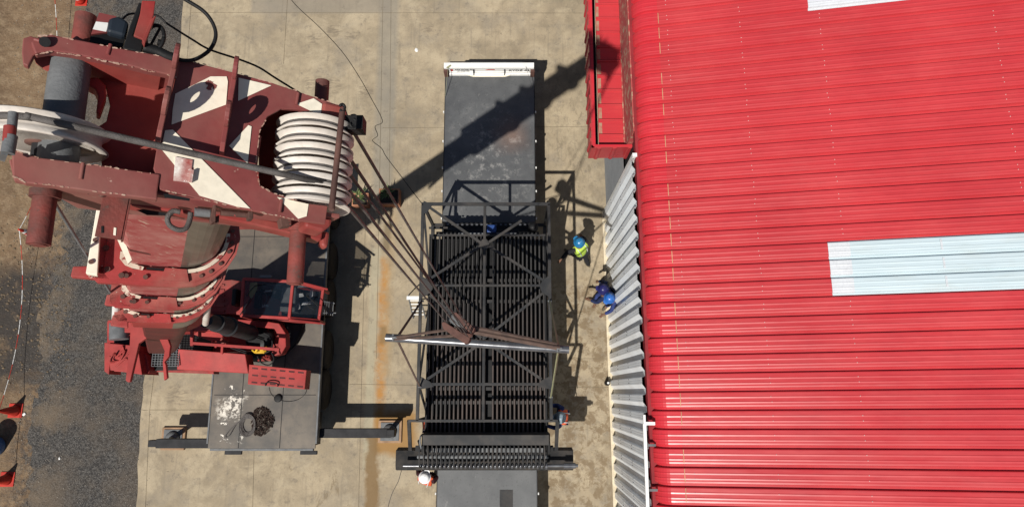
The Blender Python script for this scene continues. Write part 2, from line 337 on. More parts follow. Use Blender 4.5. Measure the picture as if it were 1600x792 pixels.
def concrete(name):
    g = G(name)
    c = g.mix(g.step(g.noise(.45, 6, .6), .35, .65), (.375, .306, .208), (.245, .200, .138))
    c = g.mix(g.math('MULTIPLY', g.step(g.noise(2.3, 9, .72, dist=.3), .45, .66), .6), c, (.185, .152, .108))
    c = g.mix(g.math('MULTIPLY', g.step(g.noise(1.1, 9, .74, dist=.4), .50, .62), .5), c, (.43, .36, .25))
    c = g.mix(g.math('MULTIPLY', g.step(g.noise(26, 5, .75), .55, .68), .45), c, (.17, .135, .09))
    c = g.mix(g.math('MULTIPLY', g.step(g.noise(.8, 8, .66), .5, .64), .45), c, (.21, .185, .15))
    c = g.mix(g.math('MULTIPLY', g.step(g.noise(7, 6, .8, dist=.3), .62, .70), .7), c, (.12, .098, .07))
    # grey worn lane and grey top end
    c = g.mix(g.math('MULTIPLY', g.rect(-4.25, -3.65, 5.4, 16, .08, .06), .6), c, (.20, .185, .155))
    c = g.mix(g.math('MULTIPLY', g.rect(-8.4, -3.9, 11.9, 18, .05, .04), .65), c, (.21, .185, .15))
    c = g.mix(g.math('MULTIPLY', g.rect(-4.2, -3.9, -2.2, 4.2, .04, .05), .55), c, (.35, .32, .23))
    c = g.mix(g.math('MULTIPLY', g.step(g.noise(3.2, 9, .78), .56, .63), .5), c, (.15, .125, .095))
    c = g.mix(g.math('MULTIPLY', g.step(g.noise(1.7, 3, .5, st=(6, .35, 1)), .60, .70), .3), c, (.17, .145, .11))
    # rust stains
    c = g.mix(g.math('MULTIPLY', g.math('MULTIPLY', g.rect(-3.92, -3.66, -1.0, 3.9, .08, .16, 1.6), g.step(g.noise(2.5, 6, .7), .3, .6)), .95), c, (.36, .175, .05))
    c = g.mix(g.math('MULTIPLY', g.rect(-3.72, -3.55, .4, 5.3, .12, .2, 1.1), .35), c, (.37, .24, .10))
    c = g.mix(g.math('MULTIPLY', g.rect(-3.9, -2.7, -1.75, -.55, .10, .22, 1.3), .9), c, (.27, .15, .05))
    c = g.mix(g.math('MULTIPLY', g.rect(-4.1, -3.75, -3.4, -1.2, .06, .28, 1.9), .85), c, (.17, .105, .045))
    c = g.mix(g.math('MULTIPLY', g.rect(-3.87, -3.63, 4.1, 4.95, .06, .10, 1.5), .75), c, (.14, .105, .06))
    c = g.mix(g.math('MULTIPLY', g.rect(-3.87, -3.66, 1.35, 1.85, .06, .10, 2.5), .75), c, (.19, .115, .045))
    # damp blotches between trailer and shed
    bl = g.math('MULTIPLY', g.rect(.8, 2.9, -5, 3.2, .25, .3), g.step(g.noise(3.4, 9, .72, dist=.25), .47, .56)); c = g.mix(g.math('MULTIPLY', bl, .75), c, (.15, .105, .06))
    bl = g.math('MULTIPLY', g.rect(.9, 2.8, 3.2, 10, .4, .3), g.step(g.noise(3.6, 9, .72, dist=.4, st=(1.5, .8, 1)), .53, .6)); c = g.mix(g.math('MULTIPLY', bl, .6), c, (.19, .155, .105))
    bl = g.math('MULTIPLY', g.rect(-7.5, -4.6, -4.5, -1.7, .3, .3), g.step(g.noise(1.6, 8, .7, dist=1.0, st=(1.4, .6, 1)), .6, .66)); c = g.mix(g.math('MULTIPLY', bl, .7), c, (.17, .13, .08))
    # tyre and pad prints
    for (px, py, r) in ((-6.3, 11.0, .22), (-5.7, 11.3, .25), (-5.1, 11.1, .2), (-6.2, 9.5, .3), (-5.7, 9.4, .3), (-4.6, 9.2, .25), (-5.9, 10.3, .14), (-8.3, 0.05, .35), (-9.6, -.1, .3), (-2.7, 11.4, .2), (-5.3, -3.6, .25)):
        bl = g.math('MULTIPLY', g.rect(px-r, px+r, py-r*.8, py+r*.8, .06, .12, 2), g.step(g.noise(7, 4, .6, st=(.6, 2.2, 1), dist=.5), .47, .56)); c = g.mix(g.math('MULTIPLY', bl, .6), c, (.16, .13, .095))
    g.bump(g.math('ADD', g.noise(5, 8, .7), g.noise(60, 3)), .25, .012)
    return g.out(c, .85, 0, .25)
M['concrete'] = concrete('yard_concrete')
M['joint'] = paint('joint', (.19, .155, .105), None, .95, var=.4, scale=3)
M['kerb'] = paint('kerb_concrete', (.38, .31, .21), (.30, .24, .16), .9, scale=3, bump=.4)
struct('ground', sheet([(-400, -400), (400, -400), (400, 400), (-400, 400)], 0), 'dirt')
rl = [W(u, v) for u, v in ((30, 1300), (36, 900), (50, 792), (44, 700), (66, 590), (60, 500), (100, 400), (96, 330), (120, 200), (118, 120), (132, 40), (140, -60), (150, -400))]
rr = [W(u, v) for u, v in ((330, -400), (291, -60), (288, 0), (281, 90), (262, 250), (247, 400), (232, 560), (222, 640), (215, 792), (205, 900), (190, 1300))]
struct('gravel_road', sheet(wavy([tuple(p) for p in rl], .13, .16)+wavy([tuple(p) for p in rr], .02), .004), 'gravel')
yl = [W(u, v) for u, v in ((190, 1300), (204, 900), (213, 792), (220, 640), (230, 560), (245, 400), (261, 250), (280, 90), (287, 0), (290, -60), (330, -400))]
struct('concrete_yard', sheet(wavy([(p.x, p.y, 0) for p in yl], .025)+[V((14, 22, 0)), V((14, -12, 0))], .008), 'concrete')
jm = MB()
def jline(u0, v0, u1, v1, wd=.010):
    a, b = W(u0, v0, .012), W(u1, v1, .012); jm.beam(a, b, wd, .003)
for q in ((600, -100, 588, 560), (452, -50, 443, 100), (572, 300, 560, 800), (286, 20, 910, 21), (220, 640, 330, 640), (611, 0, 608, 300), (598, 200, 960, 198), (397, 700, 392, 900), (546, 600, 950, 605), (840, 560, 960, 560)):
    jline(*q)
struct('concrete_joints', jm, 'joint')
k = MB()
for a, b in zip(yl[1:-2], yl[2:-1]):
    k.beam(V((a.x+.16, a.y, -.02)), V((b.x+.16, b.y-.01, -.02)), .20, .08)
struct('yard_edge_kerb', k, 'concrete')
# loose stones on the gravel road and dirt
st = MB(); st2 = MB()
for i in range(1500):
    u = random.uniform(20, 235); v = random.uniform(0, 792); p = W(u, v, .01); r = random.uniform(.008, .022)
    st.ball(p, r, (1, random.uniform(.6, 1), .6), 5, 3)
struct('loose_stones', st, paint('stone', (.16, .145, .125), (.32, .28, .23), .9, scale=15), 'stuff')
cl = MB()
for i in range(500):
    u = random.uniform(-60, 110); v = random.triangular(330, 620, 460); p = W(u, v, .0); r = random.uniform(.015, .05)
    cl.ball(p, r, (random.uniform(.7, 1.3), random.uniform(.6, 1.1), random.uniform(.4, .8)), 6, 4)
struct('mud_clods', cl, paint('mud', (.17, .125, .08), (.09, .07, .05), .95, scale=5, bump=.8), 'stuff')
# ================================================================== SHED
YAW = math.radians(.62)
def R2(x, y): return (x*math.cos(YAW)+y*math.sin(YAW), -x*math.sin(YAW)*-1*-1+y*math.cos(YAW)) if False else (x*math.cos(YAW)-y*math.sin(YAW)*-1*-1, x*math.sin(YAW)+y*math.cos(YAW))
XW = 2.90; PIT = .382
def shed_pt(x, y, z):      # shed frame -> world: turned slightly about (XW, 0)
    dx, dy = x-XW, y; return V((XW+dx*math.cos(YAW)-dy*math.sin(YAW), dx*math.sin(YAW)+dy*math.cos(YAW), z))
shed = thing('industrial_shed', (XW, 0, 0), 'large shed with glossy red ribbed sheet roof and grey corrugated side wall', 'building')
YS0, YS1 = -7.6, 16.2; n0 = int(YS0/PIT); n1 = int(YS1/PIT)
PH = .0    # phase of the ribs
def roofprof(t):      # one pitch: list of (dy, dz)
    return [(0, -.062), (.036, -.062), (.046, -.040), (.056, -.006), (.088, 0), (.120, 0), (.148, .0056), (.153, .0056), (.163, 0), (.224, 0), (.252, .0056), (.257, .0056), (.267, 0), (.335, 0), (.350, -.006), (.362, -.058)]
SL = math.radians(11.5)
def path_roof():      # (x, z, nx, nz) down the sheet from eave upwards
    out = []
    x0, z0, r = 2.985, 4.90, .42
    a0, a1 = math.radians(172), math.radians(90+11.5)
    for i in range(9):
        a = a0+(a1-a0)*i/8; out.append((x0+r+r*math.cos(a)-(r+r*math.cos(a0)), z0+r*math.sin(a)-r*math.sin(a0), math.cos(a), math.sin(a)))
    return out
pr = path_roof(); xe, ze = pr[-1][0], pr[-1][1]; nx, nz = -math.sin(SL), math.cos(SL)
def slope_pt(d): return (xe+d*math.cos(SL), ze+d*math.sin(SL), nx, nz)
def ribbed(pts, ya, yb, lift=0.0, mod=0):
    m = MB(); rows = []
    ys = []
    for i in range(int(math.floor(ya/PIT)), int(math.ceil(yb/PIT))):
        for dy, dz in roofprof(0):
            y = i*PIT+dy
            if ya-1e-6 <= y <= yb+1e-6: ys.append((y, dz))
    for (x, z, ax, az_) in pts:
        for (y, dz) in ys: rows.append(shed_pt(x+ax*(dz+lift), y, z+az_*(dz+lift)))
    n = len(ys); fs = [(j*n+i, j*n+i+1, (j+1)*n+i+1, (j+1)*n+i) for j in range(len(pts)-1) for i in range(n-1)]
    m.add(rows, fs); return m
bn = ribbed(pr+[slope_pt(.22)], YS0, YS1, .006)
o = link('bullnose_eave', bn, 'roofend', shed, fix=True)
rf = ribbed([slope_pt(d) for d in (.0, 3, 6, 9.5)], YS0, YS1, 0)
o = link('roof', rf, 'roof', shed, fix=True); roof_o = o
LAP = slope_pt(.23); lm = MB()   # pale sealant line at the sheet lap
for i in range(int(YS0/PIT), int(YS1/PIT)):
    if random.random() < .8:
        a = shed_pt(LAP[0], i*PIT+.07, LAP[1]+.004); b = shed_pt(LAP[0], i*PIT+.34, LAP[1]+.004)
        lm.beam(a, b, .014, .006)
link('lap_sealant', lm, paint('sealant', (.60, .36, .20), None, .8, var=.4, scale=6), roof_o)
sc = MB()
for d in (.42, 2.05, 3.75, 7.2):
    for i in range(int(YS0/PIT), int(YS1/PIT)):
        for dy in (.146, .250):
            q = slope_pt(d+random.uniform(-.01, .01)); p = shed_pt(q[0], i*PIT+dy, q[1]+.008); sc.ball(p, .011, (1, 1, .6), 6, 4)
s_ = link('roof_screws', sc, 'rib', roof_o); s_['kind'] = 'stuff'
# skylights: three translucent sheets, and one more at the far end
def dist_at(u, v):
    best = min((abs((shed_pt(*[slope_pt(k*.02)[i] if i == 0 else 0 for i in (0,)], 0, 0)).x-1e9), 0) for k in range(1)); return 0
def roof_hit(u, v):      # roof-plane point seen at pixel -> (d, y) in shed frame
    n = V((nx, 0, nz)); p0 = V((xe, 0, ze)); r = ray(u, v); p = CAM+r*((p0-CAM).dot(n)/r.dot(n))
    y = -(p.x-XW)*math.sin(YAW)+p.y*math.cos(YAW); x = XW+(p.x-XW)*math.cos(YAW)+p.y*math.sin(YAW)
    return (x-xe)/math.cos(SL), y
d0, ytop = roof_hit(1293, 376); _, ybot = roof_hit(1296, 460)
kk = round(ybot/PIT)
ya_, yb_ = kk*PIT+.045, (kk+3)*PIT+.03
for j in range(3):
    y0 = kk*PIT+j*PIT-.0025; y1 = kk*PIT+(j+1)*PIT+.0025
    m = ribbed([slope_pt(d) for d in (d0, 9.5)], y0, y1, .010)
    o = link('skylight', m, 'sky', shed, fix=True)
    m = ribbed([slope_pt(d) for d in (d0-.01, d0+.42)], y0+.004, y1-.004, .013); link('lap', m, 'skyend', o, fix=True)
    m = MB()
    for dd in (2.15, 4.35):
        for dy in (.149, .254):
            q = slope_pt(d0+dd); p = shed_pt(q[0], kk*PIT+j*PIT+dy, q[1]+.018); m.ball(p, .014, (1, 1, .5), 6, 4)
        q = slope_pt(d0+dd); m.beam(shed_pt(q[0], kk*PIT+j*PIT+.09, q[1]+.014), shed_pt(q[0], kk*PIT+j*PIT+.31, q[1]+.014), .045, .003)
    link('fixing', m, 'skyend', o)
d2, y2 = roof_hit(1262, 10); k2 = round(y2/PIT)
m = ribbed([slope_pt(d) for d in (d2, 9.5)], k2*PIT-.02, (k2+3)*PIT, .010); link('skylight', m, 'skyend', shed, fix=True)
# side wall
def wallprof(): return [(0, 0), (.03, 0), (.125, .070), (.165, .070), (.173, .064), (.181, .070), (.215, .070), (.223, .064), (.231, .070), (.27, .070), (.295, 0)]
YD = 5.36
wm = MB(); ys = []
for i in range(int(math.floor(YS0/PIT)), int(YD/PIT)):
    ys += [(i*PIT+a+.03, b) for a, b in wallprof()]
n = len(ys); vs = [shed_pt(XW-b, y, z) for z in (.06, 4.90) for y, b in ys]
wm.add(vs, [(i, i+n, i+1+n, i+1) for i in range(n-1)])
wo = link('side_wall', wm, 'wall', shed, fix=True)
m = MB()
for z in (1.55, 3.2):
    for i in range(int(math.floor(YS0/PIT)), int(YD/PIT)):
        for dy in (.17, .25): m.ball(shed_pt(XW-.072, i*PIT+dy+.03, z), .012, (1, 1, 1), 6, 4)
s_ = link('wall_screws', m, 'darksteel', wo); s_['kind'] = 'stuff'
m = MB(); pts = [shed_pt(2.78, YS0, .03), shed_pt(2.78, YD, .03)]
m.prism([shed_pt(2.775, YS0, .005), shed_pt(XW+.1, YS0, .005), shed_pt(XW+.1, YS0, .055), shed_pt(2.775, YS0, .055)], pts[1]-pts[0])
link('base_plinth', m, 'plinth', shed, .008)
m = MB(); a = shed_pt(XW-.02, YD, 0); b = shed_pt(XW-.02, YD+.0, 5)
m.prism([shed_pt(XW-.055, YD-.05, .02), shed_pt(XW+.05, YD-.05, .02), shed_pt(XW+.05, YD+.04, .02), shed_pt(XW-.055, YD+.04, .02)], (0, 0, 4.95)); link('door_jamb', m, 'white', shed)
m = MB(); vs = []; k_ = 0; zz = []
z = .02
while z < 3.3: zz += [(z, 0), (z+.06, .018), (z+.09, 0)]; z += .1
n = len(zz)
vs = [shed_pt(XW+.02-b, y, z) for y in (YD+.04, 15) for z, b in zz]; m.add(vs, [(i, i+1, n+i+1, n+i) for i in range(n-1)]); link('roller_door', m, 'door', shed)
m = MB(); m.prism([shed_pt(XW+.12, YS0, .05), shed_pt(XW+.12, YS1, .05), shed_pt(13, YS1, .05), shed_pt(13, YS0, .05)], (0, 0, 4.6)); link('inner_core', m, 'darksteel', shed)
m = MB()      # gutter lining between wall top and bullnose
m.prism([shed_pt(2.925, YS0, 4.72), shed_pt(3.2, YS0, 4.72), shed_pt(3.2, YS0, 4.95), shed_pt(2.925, YS0, 4.95)], shed_pt(0, YS1, 0)-shed_pt(0, YS0, 0)); link('eave_closer', m, paint('closer_dark_red', (.26, .025, .03), None, .7), shed)
m = MB(); m.prism([shed_pt(2.90, 5.95, 3.74), shed_pt(3.02, 5.95, 3.74), shed_pt(3.02, 5.95, 4.93), shed_pt(2.90, 5.95, 4.93)], shed_pt(0, YS1, 0)-shed_pt(0, 5.95, 0)); link('upper_wall', m, 'cworn', shed)
# (see canopy material)
# white pipe on brackets under the eave
pp = thing('white_pipe', shed_pt(2.8, -.72, 4.4), 'white square pipe fixed along the top of the corrugated wall', 'pipe')
a = WX(1007, 661, 2.80); b = WX(1013, 830, 2.80)
m = MB(); m.beam(a, V((a.x+.0, a.y-5.5, a.z)), .07, .07); link('pipe_run', m, 'pvc', pp, .01)
m = MB(); m.beam(a+V((-.02, .0, 0)), a+V((.22, 0, .02)), .07, .07); m.beam(a+V((.0, .18, .02)), a+V((.0, -.02, .02)), .05, .03); link('elbow', m, 'pvc', pp, .01)
for i in range(5):
    m = MB(); q = a+V((.03, -.45-i*.9, -.05)); m.beam(q, q+V((.2, 0, 0)), .05, .03); link('bracket', m, 'steelpipe', pp)
# canopy
cn = thing('side_canopy', (2.4, 9, 0), 'low red sheet metal canopy with a boxed parapet on the shed side', 'canopy')
zt, zb, y0 = 4.06, 3.28, 5.86
m = MB()
def ribx(pa, pb, zt, zb, nrm, pitch=.38, depth=.03):
    pa, pb, nrm = V(pa), V(pb), V(nrm); L = (pb-pa).length; d = (pb-pa).normalized(); s = 0; pts = []
    while s < L:
        for a_, b_ in ((0, 0), (pitch*.35, 0), (pitch*.42, depth), (pitch*.58, depth), (pitch*.65, 0)):
            if s+a_ <= L: pts.append(pa+d*(s+a_)+nrm*b_)
        s += pitch
    pts.append(pb); n = len(pts); vs = [p+V((0, 0, zb)) for p in pts]+[p+V((0, 0, zt)) for p in pts]+[p*1-nrm*.04+V((0, 0, zt)) if False else p-nrm*.07+V((0, 0, zt)) for p in pts]+[p-nrm*.07+V((0, 0, zb)) for p in pts]
    for k_ in range(3): m.add(vs, [(k_*n+i, k_*n+i+1, (k_+1)*n+i+1, (k_+1)*n+i) for i in range(n-1)])
ribx((1.955, 15, 0), (1.955, y0, 0), zt, zb, (-1, 0, 0)); ribx((1.955, y0, 0), (3.02, y0+.02, 0), zt, zb, (0, -1, 0))
link('parapet', m, 'canopy', cn)
m = MB(); m.box((1.99, y0+.035, zt), (2.055, 15, zt+.012)); m.box((2.056, y0+.035, zt), (3.0, y0+.08, zt+.012)); link('parapet_cap', m, 'roofend', cn)
m = MB(); m.box((2.05, y0+.09, 3.55), (2.18, 15, 3.6)); m.box((2.18, y0+.09, 3.55), (2.9, y0+.16, 3.6)); link('gutter', m, 'machine', cn)
m = MB(); m.box((2.18, y0+.16, 3.72), (2.80, 15, 3.76)); yy = y0+.42
while yy < 15: m.box((2.185, yy, 3.76), (2.79, yy+.045, 3.795)); yy += .402
link('canopy_roof', m, 'roof', cn, .006)
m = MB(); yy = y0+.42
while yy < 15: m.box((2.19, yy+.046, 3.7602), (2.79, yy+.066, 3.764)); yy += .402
link('rib_shade', m, paint('rib_shade_dark_red', (.12, .014, .016), None, .8), cn)  # dark strips laid beside the ribs as their painted cast shade
m = MB(); m.box((2.80, y0+.16, 3.73), (2.99, 15, 3.775)); link('flashing', m, 'cworn', cn)
m = MB()
yy = y0+.47
while yy < 15:
    m.box((2.19, yy, 3.7605), (2.27+random.uniform(-.02, .02), yy+.30, 3.764)); yy += .402
link('worn_patch', m, paint('canopy_patch', (.34, .25, .17), (.36, .12, .09), .85, scale=9), cn)
# ================================================================== TRAILER
tr = thing('flatbed_trailer', (-.65, 3, 0), 'grey steel flatbed trailer parked under the hanging frame', 'trailer')
TX0, TX1, TZ = -1.95, .645, 1.30
m = MB(); m.box((TX0, -6, TZ-.05), (TX1, 9.32, TZ)); link('deck', m, 'tdeck', tr)
m = MB()
for x0, x1 in ((TX0-.022, TX0-.002), (TX1+.002, TX1+.022)): m.box((x0, -6, TZ-.16), (x1, 9.32, TZ+.006))
link('side_rail', m, 'darksteel', tr)
m = MB()
for x in (-1.15, -.15): m.box((x-.08, -6, .75), (x+.08, 9.2, TZ-.06))
y = -5.5
while y < 9.2: m.box((TX0+.02, y, TZ-.15), (TX1-.02, y+.1, TZ-.055)); y += .8
link('chassis', m, 'darksteel', tr)
m = MB(); m.box((TX0+.005, 9.2, TZ+.005), (TX1-.005, 9.24, TZ+.018))
for (x, y) in ((.05, 2.2),): pass
link('end_strip', m, 'frame', tr); m = MB(); m.box((-.32, -2.95, TZ+.004), (.02, -2.52, TZ+.012)); link('deck_patch', m, 'frame', tr)
for i, y in enumerate((8.0, 7.1, 6.3, 5.6, 4.8, -2.6, -3.3)):
    for x in (TX0-.045, TX1+.045):
        m = MB(); m.tube((x-.015, y, TZ-.03), (x+.015, y, TZ-.03), .02, 8); m.beam((x, y-.03, TZ-.08), (x, y-.03, TZ-.0), .03, .02); link('lashing_ring', m, 'white', tr)
for y in (-4.6, -3.4, 6.1, 7.3):
    for x in (-1.62, .32):
        m = MB(); m.lathe((x-.14, y, .5), (1, 0, 0), [(.3, 0), (.47, .01), (.5, .05), (.5, .23), (.47, .27), (.3, .28)], 28); wq = link('wheel', m, 'tyre', tr)
        m = MB(); m.lathe((x-.15, y, .5), (1, 0, 0), [(.1, 0), (.26, .02), (.26, .28), (.1, .3)], 20); link('rim', m, 'steelpipe', wq)
hb = MB(); hy0, hy1 = 9.10, 9.26
hb.box((TX0-.01, hy0, 1.72), (TX1-.01, hy1, 1.83)); hb.box((TX0+.11, hy0+.04, 1.5), (TX1-.07, hy0+.07, 1.72)); hb.box((TX0+.11, hy0-.01, 1.31), (TX1-.07, hy0+.05, 1.42)); hb.box((TX0+.11, hy0+.03, 1.42), (TX1-.07, hy0+.06, 1.5))
head = link('rear_board', hb, 'white', tr, .012)
m = MB(); m.box((-1.12, hy0-.05, 1.33), (-.22, hy0-.012, 1.37)); m.beam((-1.12, hy0-.035, 1.35), (-1.28, hy0-.01, 1.40), .04, .04); m.beam((-.22, hy0-.035, 1.35), (-.06, hy0-.01, 1.40), .04, .04); link('step_bar', m, 'cream', head)
m = MB()
for x in (-1.12, -.22): m.box((x-.01, hy0-.02, 1.32), (x+.01, hy0+.02, 1.72))
m.box((TX0+.15, hy0+.2, 1.5), (TX1-.3, hy0+.26, 1.7)); link('upright', m, 'darksteel', head)
m = MB()
for x in (TX0+.03, TX1-.05): m.box((x-.06, hy0-.05, 1.32), (x+.06, hy0+.1, 1.68))
link('lamp_bracket', m, 'rust', head, .01)
m = MB()
m.beam((TX0+.19, hy0+.06, 1.85), (TX0+.08, hy0-.02, 1.85), .05, .006); m.beam((TX0+.12, hy0-.015, 1.86), (TX0+.0, 8.45, 1.36), .05, .006, (1, 0, 0)); link('ratchet_strap', m, 'strap', head)
m = MB(); m.beam((TX1-.25, hy0+.02, 1.86), (TX1+.05, 8.35, 1.33), .05, .006, (1, 0, 0)); link('ratchet_strap', m, 'frame', head)
def text(s, loc, size, mat, parent, rot=(math.pi/2, 0, 0), name='lettering', ext=.004):
    c = bpy.data.curves.new(name, 'FONT'); c.body = s; c.size = size; c.extrude = ext; c.align_x = 'LEFT'
    t = bpy.data.objects.new('tmp', c); COL.objects.link(t); bpy.context.view_layer.update()
    me = bpy.data.meshes.new_from_object(t.evaluated_get(bpy.context.evaluated_depsgraph_get())); bpy.data.objects.remove(t)
    o = bpy.data.objects.new(name, me); me.materials.clear(); me.materials.append(M[mat]); COL.objects.link(o); o.parent = parent
    o.location = V(loc)-origin(parent); o.rotation_euler = rot; return o
text('KYDZ 421', (-.10, hy0+.035, 1.53), .155, 'black', head)
text('APX RYDZ 421', (-1.66, hy0+.035, 1.60), .085, 'black', head); text('421 RYDZ APX', (-1.60, hy0+.035, 1.515), .055, 'black', head)
m = MB(); m.box((-1.78, hy0+.03, 1.54), (-1.72, hy0+.038, 1.68)); m.prism([(-.78, hy0+.036, 1.6), (-.66, hy0+.036, 1.67), (-.5, hy0+.036, 1.68), (-.5, hy0+.036, 1.6)], (0, .006, 0)); link('red_mark', m, 'hazard', head)
# ================================================================== BAR SCREEN FRAME ON THE HOOK
ld = thing('bar_screen_frame', (-.65, 2, TZ), 'black steel bar screen in a cage frame being lowered onto the trailer', 'screen')
ZT, ZB, ZM = 3.60, 1.42, 2.72
xl, xr = -2.21, .915
ya, yb = W(760, 319, ZT).y, W(760, 657, ZT).y
m = MB(); t = .075
fr = MB()
xe_l, xe_r = W(638, 657, ZT).x, W(872, 657, ZT).x
for x in (xl, xr): fr.beam((x, ya, ZT), (x, yb, ZT), t, t)
fr.beam((xl-.037, ya, ZT), (xr+.037, ya, ZT), t, t)
fr.beam((xe_l, yb, ZT), (xe_r, yb, ZT), t*.8, t)
xc = W(757, 400, ZT).x
ym1, ym2 = W(757, 446, ZT).y, W(757, 600, ZT).y
fr.beam((xl, ym1, ZT), (xr, ym1, ZT), .055, .07); fr.beam((xl, ym2, ZT), (xr, ym2, ZT), .07, .07)
fr.beam((xc, ya, ZT-.002), (xc, yb, ZT-.002), .065, .07)
link('top_rail', fr, 'frame', ld, .006)
br = MB(); gs = MB()
nd = W(757, 382, ZT); z = ZT-.01
def dg(u0, v0, u1, v1, dz=0.0, wd=.06): br.beam(W(u0, v0, z+dz), W(u1, v1, z+dz), wd, .06)
dg(668, 322, 752, 380); dg(815, 345, 762, 380); dg(752, 384, 674, 434); dg(762, 384, 852, 440)
dg(852, 455, 757, 528); dg(668, 458, 752, 528, -.004); dg(757, 533, 668, 592); dg(757, 533, 846, 592)
link('diagonal_brace', br, 'frame', ld)
for (u, v, a, b) in ((757, 382, .13, .13), ):
    p = W(u, v, ZT+.03); gs.prism([p+V((-a, 0, 0)), p+V((-a*.4, -b, 0)), p+V((a*.4, -b, 0)), p+V((a, 0, 0)), p+V((a*.4, b, 0)), p+V((-a*.4, b, 0))], (0, 0, .014))
for (pl) in (((660, 432), (671, 438), (676, 444), (676, 452), (668, 461), (656, 466)), ((858, 430), (848, 438), (843, 446), (846, 456), (858, 464)), ((658, 588), (672, 596), (678, 604), (656, 608)), ((858, 588), (846, 594), (840, 604), (862, 608)), ((662, 314), (676, 320), (666, 334), (660, 334))):
    gs.prism([W(u, v, ZT+.026) for u, v in pl], (0, 0, .014))
link('gusset', gs, 'frame', ld)
# cage posts, lower rails, side bracing
yp = [ya, (ya+ym1)/2-.2, ym1, (ym1+ym2)/2, ym2, yb]
m = MB()
for x in (xl, xr):
    for y in (ya, ym1, ym2, yb): m.beam((x, y, ZT-.04), (x, y, ZB), .07, .07)
link('post', m, 'frame', ld)
m = MB()
for x in (xl, xr):
    for a, b in ((ya, ym1), (ym2, ym1), (ym2, yb)): m.beam((x, a, ZT-.06), (x, b, ZB+.1), .05, .05)
link('side_brace', m, 'frame', ld)
m = MB()
for x in (xl, xr): m.beam((x, ya, ZB), (x, yb-.2, ZB), .09, .12)
m.beam((xl, ya, ZB), (xr, ya, ZB), .08, .08); m.beam((xl, ya-.3, ZB+.9), (xl+.5, ya-.3, ZB+.9), .05, .05)
link('base_rail', m, 'frame', ld)
# tube screen
yt0, yt1 = W(760, 368, ZM).y, W(760, 690, ZM).y
nt = 28; bx0, bx1 = xl+.12, xr-.10
for i in range(nt):
    if i == 14: continue
    x = bx0+(bx1-bx0)*i/(nt-1); m = MB(); m.tube((x, yt0, ZM), (x, yt1, ZM-.12), .026, 8); m.beam((x, yt0, ZM-.09), (x, yt1, ZM-.2), .012, .16); link('screen_bar', m, 'tubewarm', ld)
m = MB(); m.beam((bx0-.05, yt0, ZM+.02), (bx1+.05, yt0, ZM+.02), .05, .06)
for y in (ya-1.75, ym1-.25, ym2-.1, yb+.4): m.beam((bx0-.05, y, ZM-.2), (bx1+.05, y, ZM-.2), .08, .1)
link('screen_header', m, 'frame', ld)
m = MB(); m.box((bx0-.05, yt1+.1, ZB+.15), (bx1+.06, yt0-.02, ZM-.32))
for x in (xl+.09, xr-.07): m.box((x-.02, yt1, ZB+.1), (x+.02, yt0, ZM+.04))
link('screen_tray', m, 'machine', ld)
# head machinery with blue motor
m = MB(); m.box((xl+.36, yt0+.06, 1.75), (xr-.38, ya-.3, 2.1)); m.box((xl+.6, yt0+.25, 2.1), (xr-.75, ya-.42, 2.35)); m.box((xl+.75, ya-.3, 1.6), (xr-.3, ya-.06, 1.95))
for x in (xl+.4, xr-.42): m.lathe((x-.03, yt0+.32, 2.15), (1, 0, 0), [(.05, 0), (.17, .005), (.17, .06), (.05, .065)], 18)
m.tube((xl+.2, yt0+.15, 2.3), (xr-.2, yt0+.15, 2.3), .05, 12); link('drive_housing', m, 'machine', ld, .01)
m = MB(); x = xl+.45
while x < xr-.45: m.box((x, yt0+.42, 2.101), (x+.06, yt0+.46, 2.112)); m.box((x+.02, yt0+.1, 2.101), (x+.06, yt0+.13, 2.112)); x += .13
link('bolt_row', m, 'spreader', ld)
m = MB(); m.box((xl+.8, ya-.44, 2.351), (xr-.8, ya-.5, 2.42)); link('drive_cover', m, 'steelpipe', ld)
p = W(768, 357, 2.65); m = MB(); m.box((p.x-.12, p.y-.1, 2.3), (p.x+.12, p.y+.1, 2.65)); link('motor', m, 'bluemotor', ld, .015)
m = MB(); m.lathe((xr-.35, yt0+.3, 2.35), (0, 0, 1), [(.01, 0), (.13, .0), (.13, .12), (.09, .16), (.01, .17)], 18); link('gear_cap', m, 'machine', ld)
# rake end
zp = 3.12; yh0, yh1 = W(760, 695, zp).y, W(760, 679, zp).y; hx0, hx1 = W(660, 686, zp).x, W(858, 686, zp).x
m = MB(); m.prism([(hx0, yh0, zp-.02), (hx0, yh1, zp), (hx0, yh1+.05, zp-.3), (hx0, yh0-.03, zp-.3)], (hx1-hx0, 0, 0)); link('rake_hood', m, 'frame', ld, .008)
zr = 3.02; nb = 30; rx0, rx1 = W(655, 715, zr).x, W(851, 715, zr).x
for i in range(nb):
    x = rx0+(rx1-rx0)*i/(nb-1); yq0, yq1 = W(760, 698, zr).y, W(760, 730, zr).y
    m = MB(); m.path([(x-.05, yq0+.14, zr-.3), (x-.045, yq0+.13, zr-.08), (x-.01, yq0+.06, zr+.0), (x, yq0-.06, zr+.02), (x, (yq0+yq1)/2, zr), (x, yq1+.02, zr-.08), (x, yq1-.03, zr-.35)], .021, 6, 3); link('rake_tine', m, 'frame', ld)
zb_ = 2.35; bxl, bxr = W(618, 720, zb_).x, W(896, 720, zb_).x; yb0, yb1 = W(760, 734, zb_).y, W(760, 703, zb_).y
m = MB(); m.prism([(bxl, yb0+.02, zb_-.35), (bxl, yb0, zb_-.05), (bxl, yb0+.12, zb_), (bxl, yb1, zb_), (bxl, yb1+.05, zb_-.35)], (bxr-bxl, 0, 0)); link('base_beam', m, 'basebeam', ld, .01)
